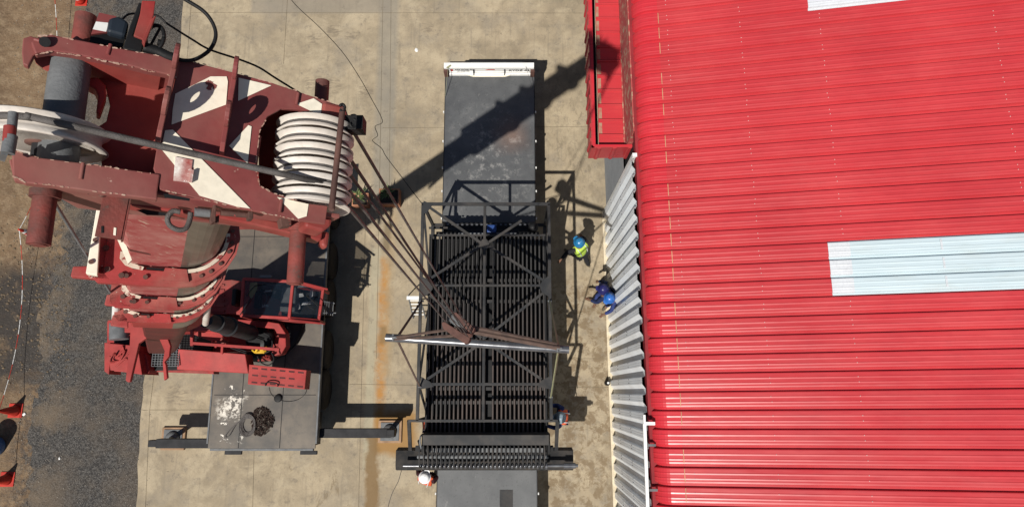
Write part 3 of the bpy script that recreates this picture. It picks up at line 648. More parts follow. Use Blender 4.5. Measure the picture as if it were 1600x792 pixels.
m = MB(); m.box((bxl+.5, yb1-.02, zb_+.01), (bxr-.5, yb1+.12, zb_+.12)); m.box((bxl-.01, yb0-.03, zb_-.36), (bxr+.01, yb0+.0, zb_-.25)); link('base_flange', m, 'machine', ld)
zs = 2.62; sx0, sx1 = W(630, 727, zs).x, W(903, 727, zs).x; sy = W(760, 727, zs).y
m = MB(); m.tube((sx0, sy, zs), (sx1, sy, zs), .042, 14); m.tube((sx1-.35, sy, zs), (sx1-.06, sy, zs), .07, 14); m.tube((sx1-.8, sy, zs), (sx1-.75, sy, zs), .09, 14); link('drive_shaft', m, 'spreader', ld)
m = MB(); sy2 = W(760, 713, zs).y
m.tube((rx0-.1, sy2, zs), (rx1+.1, sy2, zs), .05, 12); m.box((rx0, sy2+.1, zs-.1), (rx1, sy2+.2, zs-.02)); link('tine_shaft', m, 'steelpipe', ld)
m = MB(); x = rx0+.07
for i in range(nb-1):
    xx = rx0+(rx1-rx0)*(i+.5)/(nb-1); m.lathe((xx-.025, sy, zs), (1, 0, 0), [(.02, 0), (.075, .004), (.075, .046), (.02, .05)], 10)
link('chain_sprocket', m, 'spreader', ld)
m = MB()
for (u, uu) in ((639, 641), (871, 869)):
    a = W(u, 657, ZT); b = W(uu, 702, 2.75); m.beam(a, b, .085, .06)
link('end_post', m, 'frame', ld)
m = MB()
for s_, xx in ((1, hx1), (-1, hx0)):
    m.box((xx-.03, yh1-.45, 1.6), (xx+.03, yh1+.02, zp-.1)); m.lathe((xx-.04*s_, yh0-.1, 2.8), (1, 0, 0), [(.02, 0), (.16, 0), (.16, .08), (.02, .08)], 16)
link('end_plate', m, 'machine', ld)
m = MB(); m.path([W(658, 700, 3.1), W(656, 690, 3.16), W(657, 682, 3.16), W(659, 679, 3.1)], .02, 8); link('grab_handle', m, 'steelpipe', ld)
# ================================================================== CRANE
TH = math.radians(59.5); BS_ = .70
A = V((math.cos(TH), 0, math.sin(TH))); N = V((math.sin(TH), 0, -math.cos(TH))); YY = V((0, 1, 0))
O = V((-1.85, 1.075, 17.55))
def B(n, y, a): return O+N*n+YY*y+A*a
def HN(u, v, a=0.0):
    r = ray(u, v); p0 = O+A*a*BS_; p = CAM+r*((p0-CAM).dot(A)/r.dot(A)); return O+(p-O)/BS_
def WM(u, v, z): return O+(W(u, v, z)-O)/BS_     # world point -> boom units
def T(p): return O+(p-O)*BS_                     # boom units -> world
crane = thing('mobile_crane', (-6.6, 1.4, 0), 'large red telescopic truck crane with striped boom head, holding the load', 'crane')
# ---- carrier
CX0, CX1, CZ, CY0, CY1 = -7.95, -5.15, 1.50, -1.46, 6.0
m = MB(); m.box((CX0, CY0, CZ-.06), (CX1, CY1, CZ)); deck = link('carrier_deck', m, 'deck', crane)
m = MB()
for x in (W(376, 650, CZ).x, W(440, 650, CZ).x):
    m.box((x-.008, CY0+.01, CZ+.002), (x+.008, CY1, CZ+.006))
for y in (-.1, 1.9, 4.2, 5.4): m.box((CX0+.05, y, CZ+.0025), (CX1-.05, y+.014, CZ+.0065))
link('deck_seam', m, 'black', deck)
m = MB()
for x0, x1 in ((CX0-.045, CX0-.002), (CX1+.002, CX1+.045)):
    m.box((x0, CY0+.12, CZ-.14), (x1, CY1, CZ+.02))
m.box((CX0+.05, CY0-.06, CZ-.12), (CX1-.05, CY0-.002, CZ-.004)); link('deck_edge', m, 'steelpipe', deck, .008)
for u, v in ((364, 704), (482, 703)):
    p = W(u, v, CZ-.05); m = MB(); m.box((p.x-.22, CY0-.16, CZ-.14), (p.x+.22, CY0-.065, CZ-.05)); link('tail_lamp', m, 'darksteel', crane, .01)
m = MB(); m.box((CX0+.9, CY0+.1, .7), (CX1-.9, CY1-.3, CZ-.07)); m.box((CX0+.12, CY0+.05, .55), (CX1-.12, CY0+.9, CZ-.07)); m.box((CX0+.12, CY1-2.2, .6), (CX1-.12, CY1-.2, CZ-.07)); link('chassis', m, 'machine', crane)
p = W(435, 622, CZ); m = MB(); m.lathe((p.x, p.y, CZ+.002), (0, 0, 1), [(.03, 0), (.1, 0), (.1, .05), (.075, .06), (.03, .06)], 20); link('filler_cap', m, 'black', crane)
m = MB(); m.path([W(450+30*math.cos(t), 605+22*math.sin(t), CZ+.02) for t in [math.pi*k/6 for k in range(0, 7)]], .005, 6); link('deck_cable', m, 'black', crane)
for y in (.05, 1.15, 2.6, 3.7, 5.2):
    for x in (CX0+.03, CX1-.36):
        m = MB(); m.lathe((x, y, .55), (1, 0, 0), [(.3, 0), (.5, .01), (.55, .05), (.55, .3), (.5, .35), (.3, .36)], 32); wq = link('wheel', m, 'tyre', crane)
        m = MB(); m.lathe((x-.01, y, .55), (1, 0, 0), [(.08, 0), (.3, .05), (.3, .33), (.08, .38)], 20); link('rim', m, 'darksteel', wq)
# front driver's cab under the boom head
m = MB(); cy = CY1-1.6
m.prism([(CX0+.1, cy, CZ), (CX0+.1, CY1, CZ), (CX0+.1, CY1-.15, 2.35), (CX0+.1, CY1-.35, 2.45), (CX0+.1, cy, 2.45)], (1.2, 0, 0)); link('driver_cab', m, 'reddark', crane, .05)
# outriggers
def outrig(sgn, x0, x1, ytop, z, uvpad):
    m = MB(); m.beam((x0, ytop, z), (x1, ytop, z), .24, .30); o = link('outrigger_beam', m, 'darksteel' if sgn < 0 else 'darksteel', crane, .012)
    m = MB(); m.box((x1-.10, ytop-.10, z-.12), (x1+.12, ytop+.10, z+.18)) if sgn > 0 else m.box((x1-.22, ytop-.09, z-.1), (x1+.02, ytop+.09, z+.14))
    link('end_cap', m, 'darksteel', o, .02)
    return o
zo = 1.02
yR = W(560, 676, zo).y; xR = W(618, 676, zo).x; yL = W(280, 692, zo).y; xL = W(236, 692, zo).x
outrig(1, CX1, xR-.12, yR, zo, None); outrig(-1, CX0, xL+.2, yL, zo, None)
PR = W(609, 674, .1); PL = W(270, 685, .1)
for (p, bx, by) in ((PR, xR-.15, yR), (PL, xL+.45, yL)):
    m = MB(); m.tube((bx, by, zo-.1), (p.x, p.y, .2), .055, 14, .075); m.lathe((p.x, p.y, .12), (0, 0, 1), [(.02, 0), (.2, 0), (.2, .05), (.08, .11), (.02, .12)], 20)
    j = link('outrigger_jack', m, 'steelpipe', crane)
for (p, lb) in ((PR, 'square timber pad under the right outrigger foot, beside the rusty puddle'), (PL, 'square timber pad under the left outrigger foot, near the gravel edge')):
    t_ = thing('outrigger_pad', (p.x, p.y, 0), lb, 'pad', 'outrigger pads')
    m = MB(); m.box((p.x-.33, p.y-.31, .009), (p.x+.33, p.y+.31, .09)); link('timber_mat', m, 'wood', t_, .01)
    m = MB(); m.box((p.x-.26, p.y-.25, .091), (p.x+.26, p.y+.25, .115)); link('steel_plate', m, 'steelpipe', t_, .005)
# ---- superstructure
SZ = 2.35
def up(poly, z0, z1, mat, name, parent=crane, bev=.012):      # outline at height z1, extruded down to z0
    m = MB(); m.prism([W(u, v, z1) for u, v in poly], (0, 0, z0-z1)); return link(name, m, mat, parent, bev)
up(((205, 440), (360, 440), (440, 470), (440, 545), (205, 560)), CZ+.2, 1.95, 'reddark', 'slewing_platform')
m = MB(); c_ = W(410, 500, 1.6); m.lathe((c_.x, c_.y, CZ), (0, 0, 1), [(.2, 0), (1.12, 0), (1.12, .12), (1.0, .2), (.2, .2)], 48); link('slewing_ring', m, 'machine', crane)
up(((168, 500), (345, 498), (345, 516), (168, 520)), 2.0, 3.0, 'red', 'frame_beam')
up(((168, 536), (215, 540), (222, 585), (172, 578)), 1.7, 2.55, 'red', 'side_panel')
up(((167, 502), (332, 500), (334, 584), (167, 578)), 1.6, 1.95, 'reddark', 'counterweight')
up(((163, 535), (175, 535), (170, 585), (163, 580)), 1.9, 2.45, 'red', 'side_panel')
m = MB(); p = W(190, 556, 2.6); 
for k in range(5): m.path([p+V((random.uniform(-.3, .3), random.uniform(-.3, .3), random.uniform(-.2, .1))) for i in range(6)], .02, 6)
link('hose_bundle', m, 'red', crane)
m = MB(); m.tube(W(186, 505, 2.9), W(186, 530, 2.9), .22, 16); link('winch_drum', m, 'steelpipe', crane)
up(((176, 507), (330, 503), (332, 538), (318, 577), (236, 579), (232, 545), (178, 538)), 1.8, 2.05, 'machine', 'cavity_shade')  # black plate put in for the shade of the open cavity
up(((180, 550), (228, 553), (234, 578), (232, 583), (178, 580)), 1.9, 2.3, 'red', 'side_cover')
# walkway grate
gz = 2.7; m = MB(); a = W(241, 538, gz); b = W(279, 572, gz)
nx_ = 9
for i in range(nx_+1):
    x = a.x+(b.x-a.x)*i/nx_; m.box((x-.006, b.y, gz), (x+.006, a.y, gz+.03))
for i in range(10):
    y = b.y+(a.y-b.y)*i/9; m.box((a.x, y-.006, gz+.001), (b.x, y+.006, gz+.028))
link('step_grate', m, 'steelpipe', crane)
# long red box, raised cover with slots, rails
m = MB(); P_ = [W(u, v, 2.75) for u, v in ((275, 545), (383, 552), (388, 570), (275, 567))]; Q_ = [W(u, v, 2.55) for u, v in ((388, 586), (383, 582), (272, 572))]
m.prism([W(278, 545, 2.75), W(383, 553, 2.75), W(388, 583, 2.6), W(276, 577, 2.6)], (0, 0, -.5)); 
link('tool_box', m, 'red', crane, .02)
cv = up(((389, 569), (479, 578), (476, 608), (387, 600)), 2.2, 2.62, 'red', 'slotted_cover')
m = MB()
for r in range(3):
    for c in range(6):
        if r == 1 and c == 5: continue
        u = 394+c*14.3-(1 if r == 2 else 0); v = 573.5+r*11+c*1.3
        m.prism([W(u, v, 2.622), W(u+9, v+.9, 2.622), W(u+9, v+3.4, 2.622), W(u, v+2.6, 2.622)], (0, 0, .002))
link('slots', m, paint('slot_shadow', (.10, .03, .03), None, .8), cv)
m = MB(); m.path([W(415, 602, 2.63), W(416, 598, 2.70), W(424, 597, 2.72), W(433, 599, 2.70), W(434, 603, 2.63)], .015, 6); link('handle', m, 'black', cv)
m = MB(); m.beam(W(300, 536, 3.0), W(437, 546, 3.0), .07, .08); m.beam(W(348, 538, 3.0), W(347, 552, 2.8), .06, .06); m.beam(W(300, 512, 3.0), W(300, 540, 3.0), .07, .07); link('guard_rail', m, 'red', crane, .008)
m = MB(); pts = [W(u, v, 2.75) for u, v in ((315, 514), (345, 520), (352, 532), (330, 533), (302, 522))]; m.prism(pts, (0, 0, -.3)); link('winch_plate', m, 'red', crane, .01)
# lift cylinder and hydraulics
m = MB(); a = W(321, 500, 5.2); b = W(392, 520, 2.5)
m.tube(a, a.lerp(b, .45), .16, 20); m.tube(a.lerp(b, .2), b, .20, 20); m.lathe(a.lerp(b, .44), (b-a), [(.1, 0), (.235, 0), (.235, .1), (.1, .1)], 20); link('lift_cylinder', m, 'darksteel', crane)
for k, (u, v, z) in enumerate(((345, 536, 2.8), (405, 548, 2.6), (415, 560, 2.5))):
    m = MB(); p = W(u, v, z)
    for i in range(8): q = p+V((random.uniform(-.16, .16), random.uniform(-.08, .08), random.uniform(-.05, .1))); m.tube(q, q+V((random.uniform(-.08, .08), random.uniform(-.08, .08), .06)), .025, 8)
    m.box((p.x-.12, p.y-.06, z-.15), (p.x+.12, p.y+.06, z-.03))
    if k == 1: link('valve_block', m, 'yellow', crane)
    else: link('valve_block', m, 'reddark', crane)
m = MB()
for dv in (0, 3): m.tube(W(360, 540+dv, 2.85), W(385, 549+dv, 2.85), .014, 6)
m.path([W(u, v, 2.6) for u, v in ((402, 556), (408, 566), (420, 570), (428, 562), (424, 550))], .018, 6)
m.path([W(u, v, 2.5) for u, v in ((412, 520), (424, 528), (424, 545), (412, 552))], .02, 6); link('hydraulic_hose', m, 'black', crane)
# pedestal with curved arm (right of turntable)
ca = MB(); oz = 2.35
ca.prism([W(u, v, oz) for u, v in ((337, 496), (418, 502), (436, 505), (446, 520), (447, 540), (440, 552), (428, 556), (424, 550), (434, 540), (436, 526), (428, 513), (340, 505))], (0, 0, -.35)); link('cab_support', ca, 'red', crane, .02)
m = MB(); p = W(405, 528, 2.1); m.lathe((p.x, p.y, 1.75), (0, 0, 1), [(.1, 0), (.36, 0), (.36, .35), (.26, .42), (.1, .42)], 28); link('slew_motor', m, 'machine', crane)
up(((320, 440), (362, 437), (380, 440), (378, 492), (320, 490)), 1.9, 2.35, 'reddark', 'engine_cover')
up(((355, 478), (370, 462), (382, 446), (384, 492), (352, 490)), 2.35, 2.45, 'red', 'engine_hatch')
m = MB()
for i in range(6): y_ = W(330, 445+i*8, 2.36); m.box((y_.x-.15, y_.y-.03, 2.352), (y_.x+.35, y_.y+.01, 2.385))
link('louvre', m, 'reddark', crane)
# ---- operator's cab
cab = MB(); RZ = 3.0
A0, A1, A2, A3 = W(381, 436, RZ), W(458, 440, RZ), W(452, 497, RZ), W(377, 493, RZ)      # skylight half
F1, F2 = W(505, 452, 2.45), W(498, 501, 2.45)                                             # front edge of windscreen, lower
bz = 1.75
def fr_bar(m, a, b, wd=.06): m.beam(a, b, wd, wd)
for a, b in ((A0, A1), (A1, A2), (A2, A3), (A3, A0), (A1, F1), (A2, F2), (F1, F2)): fr_bar(cab, a, b, .075)
for p in (A0, A3): cab.beam(p, V((p.x, p.y, bz)), .07, .07)
for p in (F1, F2): cab.beam(p, V((p.x-.05, p.y, bz)), .07, .07)
cab.prism([A0, V((A0.x, A0.y, bz)), V((A3.x, A3.y, bz)), A3], (-.04, 0, 0))
cab.beam(W(458, 438, RZ+.03), W(512, 452, 2.5), .05, .06); cab.beam(W(452, 499, RZ+.03), W(500, 505, 2.5), .05, .06)
cabo = link('cab', cab, 'red', crane, .015)
for sgn, (p, q) in ((1, (A0, F1)), (-1, (A3, F2))):
    m = MB(); m.prism([V((p.x, p.y, bz+.08)), V((q.x, q.y, bz+.08)), V((q.x, q.y, bz+.45)), V((p.x, p.y, bz+.45))], (0, .03*sgn, 0)); link('side_panel', m, 'red', cabo)
    m = MB(); mid = A1 if sgn > 0 else A2
    m.prism([V((p.x, p.y, bz+.46)), V((q.x, q.y, bz+.46)), q, mid, p], (0, .008*sgn, 0)); link('side_window', m, 'glass', cabo)
m = MB(); m.prism([V((A0.x, A0.y, bz)), V((F1.x-.05, F1.y, bz)), V((F2.x-.05, F2.y, bz)), V((A3.x, A3.y, bz))], (0, 0, .08)); link('floor', m, 'black', cabo)
m = MB()
for (u, v, z_, sx_, sy_) in ((470, 462, 2.1, .10, .06), (480, 474, 2.0, .14, .05), (466, 480, 2.05, .07, .10), (487, 460, 2.1, .05, .12), (474, 448, 2.2, .16, .03), (415, 478, 2.3, .09, .04), (420, 455, 2.4, .10, .03)):
    p = W(u, v, z_); m.prism([p+V((-sx_, -sy_, 0)), p+V((sx_, -sy_*.4, .03)), p+V((sx_*.6, sy_, .0)), p+V((-sx_*.7, sy_*.8, .02))], (0, 0, .03))
link('cab_clutter', m, 'reflect', cabo)
m = MB(); m.prism([A0, A1, A2, A3], (0, 0, .01)); link('roof_window', m, 'glass', cabo)
m = MB(); m.prism([A1, F1, F2, A2], (0, 0, .01)); link('windscreen', m, 'glass', cabo)
m = MB(); c0 = W(425, 468, 2.2)
m.box((c0.x-.75, c0.y-.22, 2.05), (c0.x-.3, c0.y+.22, 2.2)); m.box((c0.x-.85, c0.y-.22, 2.1), (c0.x-.72, c0.y+.22, 2.75)); link('seat', m, 'black', cabo, .04)
m = MB(); m.box((c0.x+.25, c0.y-.32, 1.85), (c0.x+.65, c0.y+.32, 2.3)); m.box((c0.x-.3, c0.y+.28, 1.85), (c0.x+.2, c0.y+.4, 2.25)); m.path([(c0.x-.1, c0.y+.15, 2.55), (c0.x+.0, c0.y+.05, 2.6), (c0.x, c0.y-.1, 2.6), (c0.x-.1, c0.y-.2, 2.55)], .012, 6); link('console', m, 'steelpipe', cabo, .03)
m = MB(); c1 = W(383, 455, 2.9); m.prism([W(u, v, 2.85) for u, v in ((391, 442), (402, 441), (402, 452), (393, 467), (389, 462))], (0, 0, .01)); link('yellow_label', m, paint('paper_yellow', (.62, .52, .22), None, .7), cabo)
for (pts) in (((386, 462), (398, 447), (415, 444)), ((375, 492), (384, 478), (392, 466)), ((490, 468), (480, 477), (492, 484)), ((497, 478), (484, 466), (478, 462))):
    zz_ = RZ+.05 if pts[0][0] < 450 else 2.75
    m = MB(); m.path([W(u, v, zz_) for u, v in pts], .011, 6, 3); link('wiper', m, 'black', cabo)
m = MB(); p = W(415, 433, 2.95); m.box((p.x-.15, p.y-.02, 2.9), (p.x+.15, p.y+.05, 2.97)); link('work_lamp', m, 'steelpipe', cabo, .01)
m = MB()
for i in range(5): p = W(508+i*3.2, 470+i*.5, 1.9); m.beam(p, p+V((0, -.36, 0)), .02, .02)
a, b = W(506, 471, 1.9), W(523, 474, 1.9); m.beam(a, b, .025, .025); m.beam(W(505, 489, 1.9), W(525, 489, 1.9), .025, .025); link('step', m, 'steelpipe', cabo)
# ---- boom sections
BOOM['on'] = True
HEADFRAME = (O, N, A)
O = O+N*(.86*BS_); TB = math.radians(63); A = V((math.cos(TB), 0, math.sin(TB))); N = V((math.sin(TB), 0, -math.cos(TB)))   # the head is set at a slight angle on the boom
def prof(n0, n1, hw, a, arc=10, ch=.06):
    pts = [B(n0, hw-ch, a), B(n0+ch, hw, a)]; r = hw; c = n1-r
    for i in range(arc+1):
        t = math.pi/2-math.pi*i/arc; pts.append(B(c+r*math.cos(t), r*math.sin(t), a))
    pts += [B(n0+ch, -hw, a), B(n0, -hw+ch, a)]; return pts
def section(n0, n1, hw, a0, a1):
    """closed shell; plates above the split are dusty red, the rounded lower shell dark steel"""
    m = MB(); split = min(n0+.56*(n1-n0), n1-hw); ch = .05; r = hw
    def ring(a):
        c = n1-r; L = [B(n0, 0, a), B(n0, r-ch, a), B(n0+ch, r, a), B(split, r, a)]
        for i in range(21):
            t = math.pi/2-math.pi*i/20; L.append(B(c+r*math.cos(t), r*math.sin(t), a)) if c > split or i not in (0, 20) else L.append(B(max(c, split), r*math.sin(t), a))
        L += [B(split, -r, a), B(n0+ch, -r, a), B(n0, -r+ch, a)]; return L
    L0, L1 = ring(a0), ring(a1); n = len(L0)
    for i in range(n):
        j = (i+1) % n; m.cur = 0 if (i < 3 or i >= n-4+1) else 1
        m.add([L0[i], L0[j], L1[j], L1[i]], [(0, 1, 2, 3)], 4 <= i <= n-5)
    m.cur = 0; m.add(L0, [tuple(range(n))]); m.add(L1, [tuple(reversed(range(n)))]); return m
BS = [(-.46, .37, .345, -.40, -3.6), (-.51, .43, .41, -3.02, -5.8), (-.55, .49, .47, -4.82, -7.4), (-.58, .54, .50, -6.25, -8.5)]
def collar(n0, n1, hw, inn, a, th=.10, flat=.16):
    """flange plate round the mouth of a section, with bolts"""
    m = MB(); o = prof(n0, n1, hw, a); i = prof(inn[0]-.02, inn[1]+.02, inn[2]+.02, a); m.ringprism(o, i, A*-th)
    o2 = prof(n0+.10, n1-.035, hw-.035, a+.022); i2 = prof(inn[0]+.0, inn[1]+.06, inn[2]+.05, a+.022); m.ringprism(o2, i2, A*-.02)
    m.cur = 1; r = hw-.075; c = n1-hw
    for k in range(12):
        t = -math.radians(97-k*15-(3 if k % 3 == 2 else 0)); m.tube(B(c+(r)*math.cos(t), r*math.sin(t), a+.02), B(c+r*math.cos(t), r*math.sin(t), a+.045), .019, 8)
    for k in range(3): m.tube(B(c-.16*k-.12, -r, a+.02), B(c-.16*k-.12, -r, a+.05), .022, 8)
    for (nn, yy_) in ((n0+.13, -r+.05), (n0+.25, -r), (n0+.1, -r+.25), (n0+.1, r-.1), (n0+.1, 0)): m.tube(B(nn, yy_, a+.02), B(nn, yy_, a+.055), .026, 8)
    m.cur = 2      # pale wear-pad sector between flange and inner tube
    cc = inn[1]-inn[2]; pts = []; ri = inn[2]+.022; ro = inn[2]+.058
    for k in range(11): t = math.radians(-105+k*11); pts.append(B(cc+ro*math.cos(t), ro*math.sin(t), a+.024))
    for k in range(10, -1, -1): t = math.radians(-105+k*11); pts.append(B(cc+ri*math.cos(t), ri*math.sin(t), a+.024))
    m.prism(pts, A*.02)
    pts = [B(inn[0]-.03, -inn[2]+.10, a+.024), B(inn[0]+.03, -inn[2]+.01, a+.024), B(inn[0]+.15, -inn[2]-.025, a+.024), B(inn[0]+.14, -inn[2]-.055, a+.024), B(inn[0]+.06, -inn[2]-.045, a+.024), B(inn[0]-.01, -inn[2]-.02, a+.024), B(inn[0]-.06, -inn[2]+.04, a+.024), B(inn[0]-.06, -inn[2]+.11, a+.024)]
    m.prism(pts, A*.02)
    m.cur = 3; m.prism([B(inn[0]+.17, -inn[2]-.024, a+.024), B(inn[0]+.62, -inn[2]-.024, a+.024), B(inn[0]+.62, -inn[2]-.045, a+.024), B(inn[0]+.17, -inn[2]-.045, a+.024)], A*.002)
    m.cur = 0
    m.prism([B(inn[0]+.33, -inn[2]-.02, a+.024), B(inn[0]+.52, -inn[2]-.02, a+.024), B(inn[0]+.55, -inn[2]-.14, a+.024), B(inn[0]+.30, -inn[2]-.14, a+.024)], A*.03)
    return m
secs = []
for i, s in enumerate(BS):
    o = link('boom_section', section(*s), ['boomred', 'boomgrey'] if i < 3 else ['red', 'boomgrey'], crane); secs.append(o)
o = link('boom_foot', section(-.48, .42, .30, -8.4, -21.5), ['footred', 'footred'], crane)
cs = [(-.74, .53, .54, BS[0], -3.00), (-.68, .56, .575, BS[1], -4.80), (-.70, .60, .61, BS[2], -6.22)]
for k, (n0, n1, hw, inn, a) in enumerate(cs):
    link('collar', collar(n0, n1, hw, inn[:3], a), ['collar', 'rust', 'padcream', 'machine'], secs[k+1], .006)
# ears and cream bars on the collars' left (top) side
for k, (u0, v0, u1, v1, a) in enumerate(((110, 424, 175, 428, -3.0), (163, 468, 205, 470, -4.80), (172, 500, 200, 502, -6.22))):
    m = MB(); p, q = HN(u0, v0+8, a), HN(u0+4, v0-8, a); p2 = HN(u1, v1+10, a); q2 = HN(u1, v1-14, a)
    m.prism([p, q, q2, p2], A*-.12); link('collar_ear', m, 'collar', secs[k+1], .01)
m = MB(); a_ = -2.85; m.prism([HN(u, v, a_) for u, v in ((153, 312), (159, 316), (152, 430), (134, 427))], A*-.1)
m.cur = 1
for (u, v) in ((149, 375), (142, 409)): m.tube(HN(u, v, a_), HN(u, v, a_+.02), .022, 10)
link('guide_bar', m, ['cream', 'rust'], secs[1], .006)
m = MB(); m.tube(HN(86, 318, -1.2), HN(138, 402, -3.2), .013, 8); m.tube(HN(138, 402, -3.2), HN(176, 462, -5), .013, 8); link('boom_wire', m, 'steelpipe', secs[0])
m = MB(); m.tube(HN(183, 468, -5.2), HN(180, 500, -8), .05, 10); link('guide_tube', m, 'white', secs[2])
m = MB(); m.prism([HN(u, v, -2.2) for u, v in ((180, 366), (189, 362), (206, 406), (200, 412))], A*-.05); link('tip_stiffener', m, 'cream', secs[0])
# cable drum guide tube right of the base section
m = MB(); m.tube(WM(321, 505, 9.0), WM(331, 425, 12.0), .07, 12); link('guide_pipe', m, 'sheave', secs[3])
# jib horns at -y of the base section
for (poly, z) in ((((204, 506), (222, 503), (236, 522), (217, 536), (203, 596), (200, 597), (196, 594), (202, 545)), 8.6), (((249, 530), (260, 524), (266, 540), (264, 556), (257, 565), (259, 570), (261, 590), (256, 594), (254, 566), (257, 548)), 8.3)):
    m = MB(); m.prism([WM(u, v, z) for u, v in poly], (0, 0, -.10)); link('jib_horn', m, 'red', crane, .012)
m = MB(); m.prism([WM(u, v, 7.5) for u, v in ((206, 500), (322, 488), (296, 508), (262, 522), (230, 522), (206, 512))], (0, 0, -.5)); link('horn_bracket', m, 'red', crane, .015)
# ---- boom head
O, N, A = HEADFRAME
bh = MB()
def HP(m, pts, a0, th): m.prism([HN(u, v, a0) for u, v in pts], A*-th)
# front plate (C-shaped round the sheave opening)
plate = [(283, 92), (420, 128), (540, 168), (546, 186), (520, 183), (470, 172), (440, 170), (418, 182), (406, 204), (399, 262), (406, 290), (430, 303), (480, 318), (512, 322), (508, 350), (470, 345), (380, 326), (250, 296), (240, 262), (246, 226)]
HP(bh, plate, 0, .03)
link_h = link('boom_head', bh, 'head', crane, .004); head_o = link_h
# upper and lower side boxes (flange faces plus webs running back down the boom)
m = MB()
HP(m, [(48, 66), (62, 56), (80, 54), (200, 78), (283, 92), (277, 120), (230, 110), (190, 100), (150, 92), (110, 84), (78, 80), (55, 84)], .012, .07)
q0, q1 = HN(62, 60), HN(545, 172)
m.prism([B(.02, .40, -.05), B(1.76, .40, -.05), B(1.70, .40, -.65), B(.25, .40, -.65)], YY*-.03); link('side_plate', m, 'head', head_o, .008)
m = MB(); HP(m, [(18, 232), (60, 246), (140, 256), (250, 272), (246, 300), (246, 312), (150, 300), (80, 290), (40, 286), (20, 276)], .012, .07)
m.prism([B(.02, -.40, -.05), B(1.76, -.40, -.05), B(1.70, -.40, -.65), B(.25, -.40, -.65)], YY*.03); link('side_plate', m, 'head', head_o, .008)
m = MB(); HP(m, [(36, 60), (48, 56), (62, 62), (66, 78), (52, 88), (44, 104), (36, 100), (34, 82)], -.03, .05)
m.tube(HN(54, 62, .02), HN(70, 66, .03), .012, 10); link('lug', m, 'head', head_o, .006)
m = MB(); m.tube(HN(70, 66, .01), HN(70, 66, .04), .028, 16); link('lug_bolt', m, 'black', head_o)
m = MB(); HP(m, [(14, 250), (30, 244), (46, 256), (50, 272), (38, 285), (22, 282)], -.08, .06); m.tube(HN(46, 262, 0), HN(54, 268, -.1), .05, 12); link('lug', m, 'head', head_o, .006)
# left recess floor: inclined inner plate behind the sheave
m = MB(); HP(m, [(148, 92), (276, 118), (262, 228), (250, 286), (240, 284), (160, 262), (150, 200), (166, 190), (172, 165), (166, 138), (150, 118)], -.30, .03); link('inner_plate', m, 'head2', head_o, .004)
m = MB(); m.prism([HN(277, 95, -.03), HN(281, 95, -.03), HN(248, 286, -.03), HN(244, 286, -.03)], A*-.3); m.prism([B(.03, .36, -.06), B(.62, .36, -.06), B(.62, .36, -.32), B(.1, .36, -.32)], YY*-.012)
link('inner_web', m, 'head2', head_o, .003)
m = MB(); HP(m, [(136, 122), (152, 120), (165, 133), (166, 150), (156, 178), (150, 176), (153, 150), (148, 138), (138, 134)], -.22, .12); link('bracket', m, 'red', head_o, .01)
m = MB(); HP(m, [(50, 84), (90, 82), (88, 116), (70, 108), (56, 98)], -.12, .02); link('end_web', m, 'head2', head_o)
# back shell behind the opening
m = MB(); m.prism([B(1.12, .36, -.35), B(1.12, -.36, -.35), B(1.10, -.36, -.65), B(1.10, .36, -.65)], N*.03); HP(m, [(405, 170), (540, 190), (520, 330), (405, 300)], -.62, .02); link('back_plate', m, 'reddark', head_o)
m = MB(); m.prism([HN(386, 211, -.06), HN(409, 211, -.06), HN(400, 278, -.06), HN(386, 274, -.06)], A*-.10); link('opening_block', m, 'head2', head_o, .01)
# stripes (painted sheets 2 mm proud of the plate)
m = MB()
for pl in (((274, 147), (313, 128), (329, 120), (354, 120), (356, 128), (353, 164), (268, 195), (270, 170)), ((373, 122), (424, 134), (372, 158)), ((258, 204), (270, 203), (391, 326), (370, 323), (312, 306), (252, 233)), ((358, 228), (388, 196), (393, 198), (387, 256)), ((463, 163), (490, 154), (503, 163), (501, 181)), ((433, 308), (482, 319), (479, 338), (466, 342))):
    m.prism([HN(u, v, .004) for u, v in pl], A*.002)
link('white_stripe', m, 'cream', head_o)
m = MB()
for (u, v, r) in ((332, 134, .045), (290, 268, .05)):
    for k in range(7):
        t = random.uniform(0, 6.28); c = HN(u+random.uniform(-11, 11), v+random.uniform(-8, 8), .007); pts = [c+(N*math.cos(2*math.pi*i/9)+YY*math.sin(2*math.pi*i/9))*random.uniform(.006, .022) for i in range(9)]
        m.prism(pts, A*.0008)
link('paint_chip', m, 'head', head_o)
m = MB(); HP(m, [(274, 245), (301, 250), (297, 285), (271, 282)], .016, .012); HP(m, [(299, 265), (303, 266), (300, 284), (296, 283)], .04, .03); link('worn_patch', m, paint('patch_worn', (.34, .07, .06), (.78, .72, .66), .6, scale=9, wear=.6, wearcol=(.8, .75, .7)), head_o)
